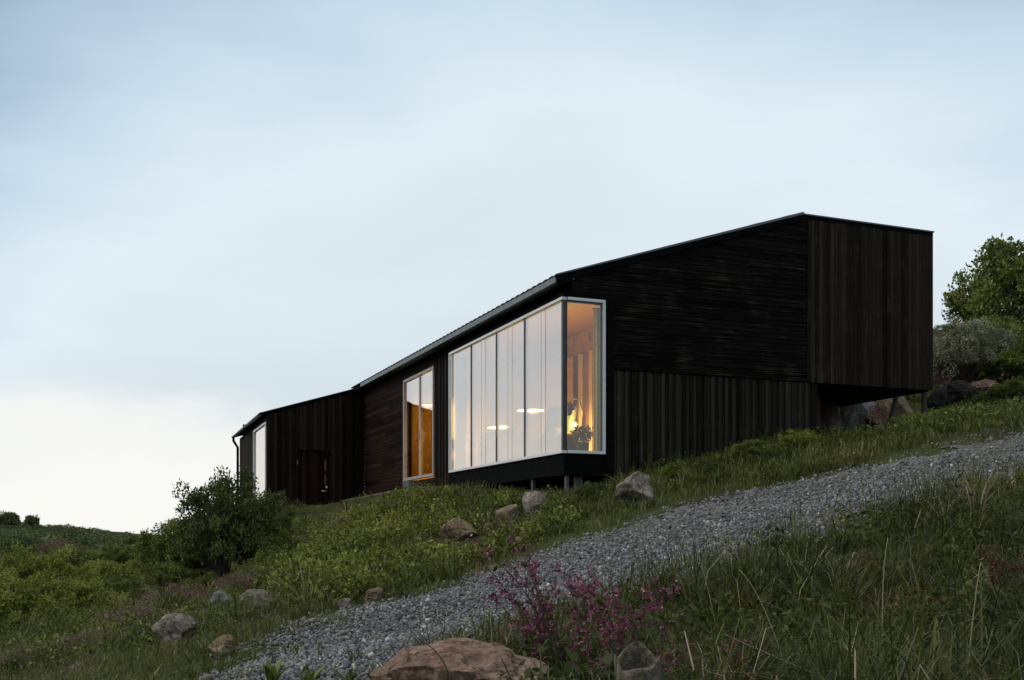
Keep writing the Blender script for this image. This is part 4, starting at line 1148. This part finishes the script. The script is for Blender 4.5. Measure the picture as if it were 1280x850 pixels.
def tufts(name, n, per, y0, y1, half, p, mask, hfun, mat, label, rad=.05, wd0=.005, cat='grass', tintf=None, leanr=(.2, 1.45)):
    """grass in clumps: blades of a clump share a root, height and colour and fan outward"""
    X, Y = fan(n, y0, y1, half, p)
    k = RNG.uniform(0, 1, n) < mask(X, Y); X, Y = X[k], Y[k]; m = len(X)
    H = hfun(X, Y) * np.exp(RNG.normal(0, .28, m)); Z = hgt(X, Y)
    tt = RNG.uniform(0, .62, m); dead = RNG.uniform(0, 1, m) < .07; tt[dead] = RNG.uniform(.7, .95, dead.sum())
    wind = RNG.normal(.9, .8, m)
    ids = np.repeat(np.arange(m), per); q = len(ids)
    a = RNG.uniform(0, 6.28, q); rr = rad * RNG.uniform(0, 1, q) ** .5
    x, y = X[ids] + np.cos(a) * rr, Y[ids] + np.sin(a) * rr
    h = H[ids] * RNG.uniform(.4, 1.1, q); wd = np.maximum(wd0, Y[ids] * .0009) * RNG.uniform(.6, 1.4, q)
    bend = RNG.uniform(*leanr, q)
    out = a + RNG.normal(0, .5, q)
    bx = np.cos(out) * bend + np.cos(wind[ids]) * .25; by = np.sin(out) * bend + np.sin(wind[ids]) * .25
    side = out + PI / 2 + RNG.normal(0, .5, q)
    sx, sy = np.cos(side) * wd / 2, np.sin(side) * wd / 2
    tint = np.clip(tt[ids] + RNG.normal(0, .09, q), 0, 1)
    tint = np.where(RNG.uniform(0, 1, q) < .025, .97, tint)
    drop = 1 - .38 * np.clip(np.hypot(bx, by), 0, 1.4)
    P = np.stack([x, y, Z[ids] - .01], 1)
    def pt(kk, s_, hh): return P + np.stack([bx * h * kk * kk + sx * s_, by * h * kk * kk + sy * s_, h * hh], 1)
    v = np.stack([pt(0, -1, 0 * h), pt(0, 1, 0 * h), pt(.4, -.95, .42 + 0 * h), pt(.4, .95, .42 + 0 * h), pt(.75, -.6, .5 * (.75 + drop)), pt(.75, .6, .5 * (.75 + drop)), pt(1.05, 0, drop)], 1)
    f = np.array([(0, 1, 3), (0, 3, 2), (2, 3, 5), (2, 5, 4), (4, 5, 6)])
    fc = (f[None] + 7 * np.arange(q)[:, None, None]).reshape(-1, 3)
    tag(link(name, fastmesh(name, v.reshape(-1, 3), fc, np.repeat(tint, 5), mat)), label, cat, kind='stuff')
tufts('grass_tufts', 9000, 26, 2.2, 13, .62, .35, lambda X, Y: m_near(X, Y) * np.clip(.55 + wav(X, Y, (1.9, 3.4), 6) * 1.3, .05, 1), lambda X, Y: np.clip(.30 + .15 * wav(X, Y, (1.2, 2.3), 2), .12, .55), 'grass_dark',
      'tall arching tufts of dark green and straw coloured grass on the near bank', .05, .0055)
tufts('verge_tufts', 15000, 20, 6, 30, .62, .5, lambda X, Y: m_verge(X, Y) * np.clip(.45 + wav(X, Y, (1.3, 2.9), 6) * 1.3, .05, 1), lambda X, Y: np.clip(.21 + .14 * wav(X, Y, (1.2, 2.3), 2), .06, .4) * np.where(open_under(X, Y), .35, 1), 'grass',
      'uneven tufts of green grass below and beside the cabin', .07, .006)
tufts('gravel_tufts', 1100, 12, 4.5, 16, .62, .5, lambda X, Y: (road_sd(X, Y) > -.3) * np.clip(.9 - road_sd(X, Y) * 1.1 + .4 * wav(X, Y, (2.1, 3.3), 2), 0, 1) * .6, lambda X, Y: .10 + 0 * X, 'grass',
      'small weedy tufts growing along the edges of the gravel', .04, .005)
tufts('bank_tufts', 5200, 16, 10, 30, .3, .6, lambda X, Y: m_mound(X, Y) * np.clip(.35 + wav(X, Y, (2.3, 3.9), 5) * 1.5, 0, 1), lambda X, Y: .38 + 0 * X, 'grass',
      'grass blades standing up through the leafy bank', .06, .006)
# sparse thin dark blades sprouting through the gravel edge
scatter_grass('edge_grass', 26000, 5, 13, .62, 1.0, lambda X, Y: .36 + 0 * X, lambda X, Y: ((road_sd(X, Y) > -.4) & (road_sd(X, Y) < .55) & (X > .5) & (Y < 9.5 + .35 * X) & (Y < 11)) * .5, 'grass_dark', .7, (.1, .8),
              'thin dark grass stalks sprouting through the near edge of the gravel', 'grass')
# leafy undergrowth on the bank, clumps of small leaves on stems
def undergrowth(name, n, per, y0, y1, half, p, mask, hfun, lsize, mat, label, rad=.14, up=.5, asp=.5, lod=.0):
    X, Y = fan(n, y0, y1, half, p)
    k = RNG.uniform(0, 1, n) < mask(X, Y); X, Y = X[k], Y[k]; m = len(X)
    h = hfun(X, Y) * RNG.uniform(.5, 1.25, m); Z = hgt(X, Y)
    ids = np.repeat(np.arange(m), per); q = len(ids)
    a = RNG.uniform(0, 6.28, q); r = rad * RNG.uniform(0, 1, q) ** .6
    t_ = RNG.uniform(.1, 1, q) ** .7
    pos = np.stack([X[ids] + np.cos(a) * r, Y[ids] + np.sin(a) * r, Z[ids] + t_ * h[ids] * (1 - .3 * (r / rad) ** 2)], 1)
    v, f = leafquads(pos, (lsize + lod * Y[ids]) * np.exp(RNG.normal(-.12, .3, q)).clip(.4, 1.5) * np.repeat(RNG.choice([.55, .85, 1.1], m, p=[.3, .4, .3]), per), up, asp)
    patch = wav(X, Y, (.9, 1.9, 3.1), 4)
    tint = np.clip(.42 + .32 * patch[ids] + RNG.uniform(-.22, .22, m)[ids] + RNG.normal(0, .2, q), 0, 1)
    tag(link(name, fastmesh(name, v, f, tint, mat)), label, 'undergrowth', kind='stuff')
undergrowth('undergrowth', 11500, 40, 10, 30, .3, .7, m_mound, lambda X, Y: np.clip(.32 + .26 * wav(X, Y, (1.3, 2.2), 8), .1, .62), .062, 'leaf_yellow', 'dense yellow-green leafy undergrowth on the bank under the terrace', .19, .5, .55)
undergrowth('dark_undergrowth', 5200, 40, 10, 30, .3, .7, lambda X, Y: m_mound(X, Y) * np.clip(.4 + 1.8 * wav(X, Y, (1.2, 2.6), 9), 0, 1), lambda X, Y: np.clip(.38 + .2 * wav(X, Y, (1.7, 2.9), 2), .15, .6), .032, 'leaf_dark', 'small-leaved dark green plants mixed into the bank below the terrace', .2, .6, .4)
undergrowth('withered_undergrowth', 2600, 34, 10, 30, .3, .7, lambda X, Y: m_mound(X, Y) * np.clip(.1 + 1.8 * wav(X, Y, (1.5, 2.2), 12), 0, 1), lambda X, Y: .34 + 0 * X, .03, 'leaf_brown', 'withered brown plants mixed into the bank below the terrace', .16, .6, .35)
undergrowth('verge_undergrowth', 6500, 26, 9, 24, .62, .6, lambda X, Y: m_verge(X, Y) * (CX + F * X / Y > 640) * ~open_under(X, Y) * np.clip(.15 + 1.6 * wav(X, Y, (1.3, 2.6), 1), 0, 1), lambda X, Y: .17 + 0 * X, .034, 'leaf_green', 'patches of small leafy herbs in the grass beside the cabin base', .17, .5, .5)
undergrowth('hill_undergrowth', 5200, 32, 17, 48, .62, .7, lambda X, Y: (X > 5.5) * (Y > 16.5) * (road_sd(X, Y) < -1.0) * ~under_house(X, Y) * np.clip(.55 + wav(X, Y, (.8, 1.7), 2), .1, 1) * ((Y > 26) | (X > 11) | (Y < 20)) * ~((X > 4.5) & (X < 11) & (Y > 19.5) & (Y < 27)), lambda X, Y: .16 + .012 * Y * np.clip(wav(X, Y, (.5, 1.2), 1) + .6, .2, 1), .07, 'leaf_green', 'green leafy undergrowth on the hillside right of the cabin', .22, .4, .5)
undergrowth('valley_undergrowth', 7500, 34, 9, 45, .62, .9, lambda X, Y: (CX + F * X / Y < 330) * (road_sd(X, Y) < -.7) * ~under_house(X, Y) * np.clip(.6 + wav(X, Y, (1.1, 2.3), 5), .12, 1), lambda X, Y: .16 + .006 * Y, .04, 'leaf_green', 'mixed green undergrowth in the hollow at lower left', .18, .4, .5)
undergrowth('brown_undergrowth', 4200, 30, 8, 20, .62, .9, lambda X, Y: (CX + F * X / Y < 380) * (road_sd(X, Y) < -.1) * np.clip(wav(X, Y, (1.4, 2.6), 10) * 2.5 + .6, 0, 1), lambda X, Y: .14 + 0 * X, .03, 'leaf_brown', 'brown heathery undergrowth around the stones at lower left', .16, .4, .4)
# broad-leaved herbs close to the camera
undergrowth('herbs', 10000, 24, 2.2, 9, .62, .6, lambda X, Y: m_near(X, Y) * (Y < 8.5) * np.clip(.6 + 1.2 * wav(X, Y, (2.4, 4.1), 6), .08, 1), lambda X, Y: .22 + .1 * wav(X, Y, (2.2,), 1), .042, 'herb', 'dark broad-leaved herbs among the near grass', .09, .5, .42)

undergrowth('bank_weeds', 1500, 70, 2.3, 11, .62, .5, lambda X, Y: m_near(X, Y) * np.clip(.15 + 1.9 * wav(X, Y, (1.6, 2.9), 3), 0, 1), lambda X, Y: np.clip(.32 + .15 * wav(X, Y, (2.0,), 4), .16, .5), .05, 'herb', 'dark clumps of broad-leaved weeds standing in the near grass', .15, .6, .5)
undergrowth('rusty_weeds', 700, 40, 2.6, 11, .62, .5, lambda X, Y: m_near(X, Y) * np.clip(-.1 + 1.9 * wav(X, Y, (1.3, 2.2), 8), 0, 1), lambda X, Y: .30 + 0 * X, .022, 'rust', 'rusty brown seeding weeds scattered over the near bank', .12, .9, .4)
# individual plants in the foreground
def stemplant(name, X, Y, h, label, cat, nst, mat_leaf, leaf, nleaf, lean=.35, spread=.06, flower=None, nfl=0, fsize=.012, topstart=.45, group=None, aspect=.4, stemmat='stem', leafrange=(.05, .95), r0=.0035, toward=None):
    z = hz(X, Y)
    e = empty(name, (X, Y, z)); tag(e, label, cat, group)
    lv, ft_ = [], []
    lpos, fpos = [], []
    for s in range(nst):
        a = random.uniform(0, 6.28); hh = h * random.uniform(.6, 1.05)
        ln = lean * random.uniform(.3, 1.2) * hh
        if toward is not None: a = toward + random.uniform(-.7, .7)
        bx, by = random.uniform(-spread, spread), random.uniform(-spread, spread)
        pts = []
        for k in range(8):
            t_ = k / 7
            pts.append((bx + math.cos(a) * ln * t_ ** 1.8 + random.uniform(-.004, .004), by + math.sin(a) * ln * t_ ** 1.8 + random.uniform(-.004, .004), hh * t_ * (1 - .12 * t_) - .03))
        MB().tube(pts, [r0 * (1 - .6 * k / 7) for k in range(8)], 5).build('stem', stemmat, e)
        P = np.array(pts)
        def along(t_):
            f_ = t_ * 7; i = min(6, int(f_)); return P[i] + (P[i + 1] - P[i]) * (f_ - i)
        for k in range(nleaf): lpos.append(along(random.uniform(*leafrange)) + np.random.default_rng(random.randrange(1 << 30)).normal(size=3) * .006)
        for k in range(nfl):
            t_ = 1 - (1 - topstart) * random.random() ** 1.3
            fpos.append(along(t_) + np.random.default_rng(random.randrange(1 << 30)).normal(size=3) * .016)
    if nleaf:
        lp = np.array(lpos); v, f_ = leafquads(lp, leaf * RNG.uniform(.6, 1.3, len(lp)), .5, aspect)
        link('leaves', fastmesh('leaves', v, f_, RNG.uniform(0, 1, len(lp)), mat_leaf), e)
    if nfl:
        fp = np.array(fpos); fp = np.repeat(fp, 5, 0) + RNG.normal(size=(len(fp) * 5, 3)) * .006
        v, f_ = leafquads(fp, fsize * RNG.uniform(.6, 1.4, len(fp)), .2, .75)
        link('blossom', fastmesh('blossom', v, f_, np.clip(RNG.normal(.45, .25, len(fp)), 0, 1), flower), e)
    return e
def gp(px, Y): return ((px - CX) / F * Y, Y)
# pink flowering plants
for (px, Y, h, nst, nfl, lb, tw) in ((704, 4.3, .86, 7, 40, 'tall pink flowering plant with the highest blossoms over the gravel', PI * .9),
                                  (745, 4.15, .72, 8, 40, 'dense magenta flowering plant right above the clay pipe', None),
                                  (690, 4.5, .50, 6, 30, 'pink flowering plant at the left of the flower patch', PI),
                                  (775, 4.4, .56, 8, 30, 'pink flowering plant in the middle of the flower patch', None),
                                  (815, 4.0, .34, 6, 26, 'rose red flowering plant leaning over the clay pipe', 0),
                                  (875, 4.8, .62, 3, 9, 'thin flowering stalk reaching up over the gravel, right of the flower patch', PI),
                                  (800, 3.12, .26, 6, 18, 'small rose red flowering plant in front of the clay pipe', None),
                                  (880, 3.9, .36, 6, 22, 'dull red flowering plant at the right end of the flower patch', 0)):
    x, y = gp(px, Y)
    stemplant('flowering_plant', x, y, h, lb, 'flower', nst, 'herb', .032, 16, .5, .07, 'petal', int(nfl * .7), .014, .35, 'pink flowers beside the boulder', toward=tw)
# rusty sorrel
for (px, Y, h, lb) in ((905, 3.6, .30, 'rust-red sorrel in front of the dull red flowers'), (920, 3.9, .38, 'tallest rust-red sorrel stand right of the flower patch'),
                       (850, 4.4, .30, 'rust-red sorrel behind the clay pipe'), (1080, 6.5, .3, 'rust-brown sorrel in the middle of the near bank'), (1265, 6.0, .34, 'rust-brown sorrel at the right picture edge'), (655, 3.95, .16, 'small rusty sorrel beside the boulder')):
    x, y = gp(px, Y); stemplant('sorrel', x, y, h, lb, 'weed', 9, 'rust', .03, 8, .3, .10, 'rust', 26, .012, .3, 'rusty sorrel on the near bank', stemmat='stem')
# upright broad leaves by the boulder
def broadleaf(px, Y, h, n, label, mat='leaf_yellow', wdt=.035, fan_=.5):
    x, y = gp(px, Y); e = empty('broad_leaved_plant', (x, y, hz(x, y))); tag(e, label, 'plant', 'broad-leaved plants')
    for i in range(n):
        a = i * 2.4 + random.uniform(-.3, .3); hh = h * random.uniform(.65, 1.05); out = fan_ * hh * random.uniform(.5, 1.1)
        vs, fs = [], []
        for k in range(8):
            t_ = k / 7; ww = wdt * math.sin(PI * min(1, t_ * .92 + .06)) ** .8 * random.uniform(.92, 1.08)
            c0 = Vector((math.cos(a) * out * t_ ** 1.6, math.sin(a) * out * t_ ** 1.6, hh * t_ * (1 - .15 * t_) - .02))
            s = Vector((-math.sin(a), math.cos(a), 0)) * ww
            vs += [c0 - s + Vector((0, 0, ww * .3)), c0, c0 + s + Vector((0, 0, ww * .3))]
            if k: o = (k - 1) * 3; fs += [(o, o + 1, o + 4, o + 3), (o + 1, o + 2, o + 5, o + 4)]
        g = MB(); g.add(vs, fs, random.uniform(.1, .9)); g.build('leaf', mat, e, True)
broadleaf(645, 3.9, .21, 7, 'upright yellow-green leaves at the right end of the boulder', 'leaf_green', .022, .35)
broadleaf(672, 3.8, .20, 7, 'dark glossy leaves hanging over the right end of the boulder', 'herb', .018, .8)
broadleaf(340, 5.2, .20, 9, 'green leafy rosette growing out of the gravel at bottom left', 'leaf_green', .02, .7)
broadleaf(385, 5.1, .15, 7, 'smaller green rosette right of the one in the gravel', 'leaf_green', .016, .8)
broadleaf(435, 5.0, .14, 6, 'small green rosette left of the big boulder', 'herb', .014, .8)
broadleaf(735, 3.4, .18, 9, 'dark leafy plant between the boulder and the clay pipe', 'herb', .02, .8)
broadleaf(1180, 3.5, .22, 11, 'dark leafy plant at the bottom edge toward the right corner', 'herb', .026, .7)
broadleaf(1060, 3.4, .20, 10, 'dark leafy plant at the bottom edge below the dry stalks', 'herb', .024, .7)
broadleaf(1255, 3.7, .22, 10, 'dark leafy plant in the bottom right corner', 'herb', .026, .7)
broadleaf(845, 3.05, .22, 11, 'dark leafy plant hiding the right side of the clay pipe', 'herb', .022, .7)
stemplant('flowering_plant', *gp(838, 3.15), .30, 'rose red flowering plant crossing the right side of the clay pipe', 'flower', 7, 'herb', .032, 16, .6, .06, 'petal', 18, .013, .4, 'pink flowers beside the boulder')
broadleaf(770, 3.05, .17, 9, 'dark leafy plant at the left foot of the clay pipe', 'herb', .018, .8)
# small grey thistles sprouting in the gravel lower left
for (px, Y, lb) in ((345, 6.2, 'dark weed in the gravel above the green rosette'), (365, 6.8, 'dark weed in the gravel, uppermost on the left'), (440, 5.6, 'dark weed in the gravel left of the boulder'), (395, 6.0, 'dark weed in the gravel between the other weeds')):
    x, y = gp(px, Y); stemplant('gravel_weed', x, y, .16, lb, 'weed', 4, 'leaf_dark', .02, 12, .4, .05, group='dark weeds in the gravel')
# whitish flowering weeds near the door
for (px, Y, lb) in ((378, 21.5, 'pale seed-headed weed before the annex door'), (418, 22, 'pale seed-headed weed right of the annex door'), (365, 20.5, 'pale seed-headed weed left of the annex door')):
    x, y = gp(px, Y); stemplant('seeding_weed', x, y, .55, lb, 'weed', 6, 'leaf_green', .05, 10, .3, .15, 'straw', 12, .03, .6, 'pale weeds by the annex door', r0=.008)
# dry stalks
def stalk(p0, p1, p2, r, label, name='dry_stalk', mat='straw'):
    a, b, c_ = Vector(p0), Vector(p1), Vector(p2); pts = [a * (1 - t_) ** 2 + b * 2 * t_ * (1 - t_) + c_ * t_ ** 2 for t_ in np.linspace(0, 1, 10)]
    pts = [p - a for p in pts]
    g = MB().tube(pts, [r * (1 - .5 * i / 9) for i in range(10)], 6, tint=random.uniform(.3, .8))
    o = g.build(name, mat, None, True); o.location = a
    tag(o, label, 'stalk' if name == 'dry_stalk' else 'twig', 'dry stalks' if name == 'dry_stalk' else None)
def gpz(px, Y, dz=0): x, y = gp(px, Y); return (x, y, hz(x, y) + dz)
stalk(gpz(1205, 3.9), at(1218, 742, 3.9), at(1226, 703, 3.9), .0028, 'straight pale dry stalk at the lower right')
stalk(at(1226, 703, 3.9), at(1240, 730, 3.9), at(1252, 765, 3.95), .002, 'thin broken tip hanging from the pale stalk at lower right')
stalk(gpz(1104, 4.4), at(1100, 720, 4.4), at(1110, 672, 4.4), .003, 'crooked pale dry stalk in the middle of the near bank')
stalk(gpz(1000, 4.0), at(960, 745, 4.0), at(924, 712, 4.0), .0024, 'long pale stalk leaning left over the near grass')
stalk(gpz(1040, 4.6), at(1000, 760, 4.6), at(952, 752, 4.6), .002, 'low bowed straw stalk below the leaning stalk')
stalk(gpz(900, 5.6), at(870, 650, 5.6), at(846, 636, 5.6), .0024, 'thin pale stalk crossing the gravel above the flowers')
stalk(at(566, 868, 3.5), at(560, 815, 3.5), at(524, 800, 3.5), .0032, 'dark bent twig lying over the front of the boulder', 'twig', 'stem')

# clay pipe
x, y = gp(806, 3.35)
zg = hz(x, y)
mt = Matrix.Rotation(math.radians(16), 3, 'X') @ Matrix.Rotation(math.radians(-4), 3, 'Y')
ztop = at(0, 799, 3.35)[2]
hh = ztop - zg + .15
g = MB(); g.lathe([(.066, 0), (.067, hh * .35), (.068, hh * .7), (.069, hh - .03), (.070, hh - .012), (.0695, hh - .003), (.065, hh), (.061, hh - .006), (.058, hh - .03), (.056, .02)], (0, 0, -.15), 40, mt)
_k = [Vector(q) for q in g.v]; _top = max(q.z for q in _k)
g.v = [(q.x * (1 + .05 * MN.noise(q * 14)), q.y * (1 + .05 * MN.noise(q * 14 + Vector((9, 0, 0)))), q.z + (.05 * MN.noise(Vector((q.x, q.y, 0)) * 16) - .012 if q.z > _top - .07 else 0)) for q in _k]
o = g.build('clay_pipe', 'clay', None, True); o.location = (x, y, zg)
tag(o, 'broken grey clay pipe standing among flowers at the bottom edge', 'pipe')

# ---------------------------------------------------------------- sky, sun, camera
W = bpy.data.worlds.new('World'); S.world = W; W.use_nodes = True
nt = W.node_tree; nt.nodes.clear()
out = N(nt, 'ShaderNodeOutputWorld'); bg = N(nt, 'ShaderNodeBackground', Strength=.1)
SUN_EL, SUN_AZ = math.radians(32), math.radians(-100)     # azimuth from +Y, negative = to the left
sky = N(nt, 'ShaderNodeTexSky', _sky_type='NISHITA'); sky.sun_disc = False
sky.sun_elevation = SUN_EL; sky.sun_rotation = SUN_AZ; sky.air_density = 1.2; sky.dust_density = 2
geo = N(nt, 'ShaderNodeTexCoord')
vec = geo.outputs['Generated']
sep = N(nt, 'ShaderNodeSeparateXYZ'); nt.links.new(vec, sep.inputs[0])
# soft overcast: noise stretched sideways
mp = N(nt, 'ShaderNodeMapping'); mp.inputs['Scale'].default_value = (1.0, 1.0, 3.0); mp.inputs['Rotation'].default_value = (0, math.radians(-24), 0)
nt.links.new(vec, mp.inputs[0])
nz = N(nt, 'ShaderNodeTexNoise', Scale=1.9, Detail=5.0, Roughness=.5, Distortion=.35); nt.links.new(mp.outputs[0], nz.inputs['Vector'])
nz2 = N(nt, 'ShaderNodeTexNoise', Scale=5.0, Detail=5.0, Roughness=.5, Distortion=.3); nt.links.new(mp.outputs[0], nz2.inputs['Vector'])
def mth(op, a, b=None, c_=None, clamp=False):
    n = nt.nodes.new('ShaderNodeMath'); n.operation = op; n.use_clamp = clamp
    for i, x_ in enumerate((a, b, c_)):
        if x_ is None: continue
        if hasattr(x_, 'is_output'): nt.links.new(x_, n.inputs[i])
        else: n.inputs[i].default_value = x_
    return n.outputs[0]
el = sep.outputs[2]
nn = mth('ADD', mth('MULTIPLY_ADD', nz.outputs[0], .32, -.16), mth('MULTIPLY_ADD', nz2.outputs[0], .06, -.03))
sx2 = mth('MINIMUM', mth('SUBTRACT', mth('MULTIPLY', mth('MULTIPLY', sep.outputs[0], sep.outputs[0]), .8), mth('MULTIPLY', sep.outputs[0], .10)), .19)
e2 = mth('ADD', mth('ADD', el, sx2), nn)
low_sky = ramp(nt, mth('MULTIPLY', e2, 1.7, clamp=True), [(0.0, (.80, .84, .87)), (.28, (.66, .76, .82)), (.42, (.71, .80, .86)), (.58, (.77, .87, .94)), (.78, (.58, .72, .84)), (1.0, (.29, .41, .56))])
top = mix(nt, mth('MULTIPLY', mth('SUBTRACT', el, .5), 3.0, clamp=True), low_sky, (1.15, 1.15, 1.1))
# bright break near the horizon on the left
d = N(nt, 'ShaderNodeVectorMath', _operation='DOT_PRODUCT'); nt.links.new(vec, d.inputs[0])
da = math.radians(-24); d.inputs[1].default_value = (math.sin(da), math.cos(da), .03)
az = mth('MULTIPLY', mth('SUBTRACT', d.outputs['Value'], .55), 2.6, clamp=True)
lowm = ramp(nt, mth('MULTIPLY', mth('ADD', el, mth('MULTIPLY', nn, 1.3)), 4.2, clamp=True), [(0.0, (1, 1, 1)), (.25, (.85,) * 3), (.46, (.1,) * 3), (.62, (0, 0, 0))])
glow = mix(nt, mth('MULTIPLY', lowm, az), top, (.98, .975, .94))
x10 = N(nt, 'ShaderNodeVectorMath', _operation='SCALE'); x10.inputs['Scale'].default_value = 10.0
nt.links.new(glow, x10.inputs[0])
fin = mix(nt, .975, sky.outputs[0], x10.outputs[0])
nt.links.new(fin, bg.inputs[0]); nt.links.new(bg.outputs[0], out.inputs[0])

sl_ = bpy.data.lights.new('sun', 'SUN'); sl_.energy = 1.5; sl_.angle = math.radians(25); sl_.color = (1, .93, .84)
so = bpy.data.objects.new('sun', sl_); COL.objects.link(so)
dirv = Vector((math.sin(SUN_AZ) * math.cos(SUN_EL), math.cos(SUN_AZ) * math.cos(SUN_EL), math.sin(SUN_EL)))
so.rotation_euler = dirv.to_track_quat('Z', 'Y').to_euler(); so.location = (0, 0, 30)

cam = bpy.data.cameras.new('camera'); co = bpy.data.objects.new('camera', cam); COL.objects.link(co)
cam.sensor_width = 36; cam.lens = F / 1280 * 36; cam.shift_y = (HZ - 425) / 1280
cam.clip_start = .05; cam.clip_end = 5000
co.location = (0, 0, 0); co.rotation_euler = (PI / 2, 0, 0)
S.camera = co
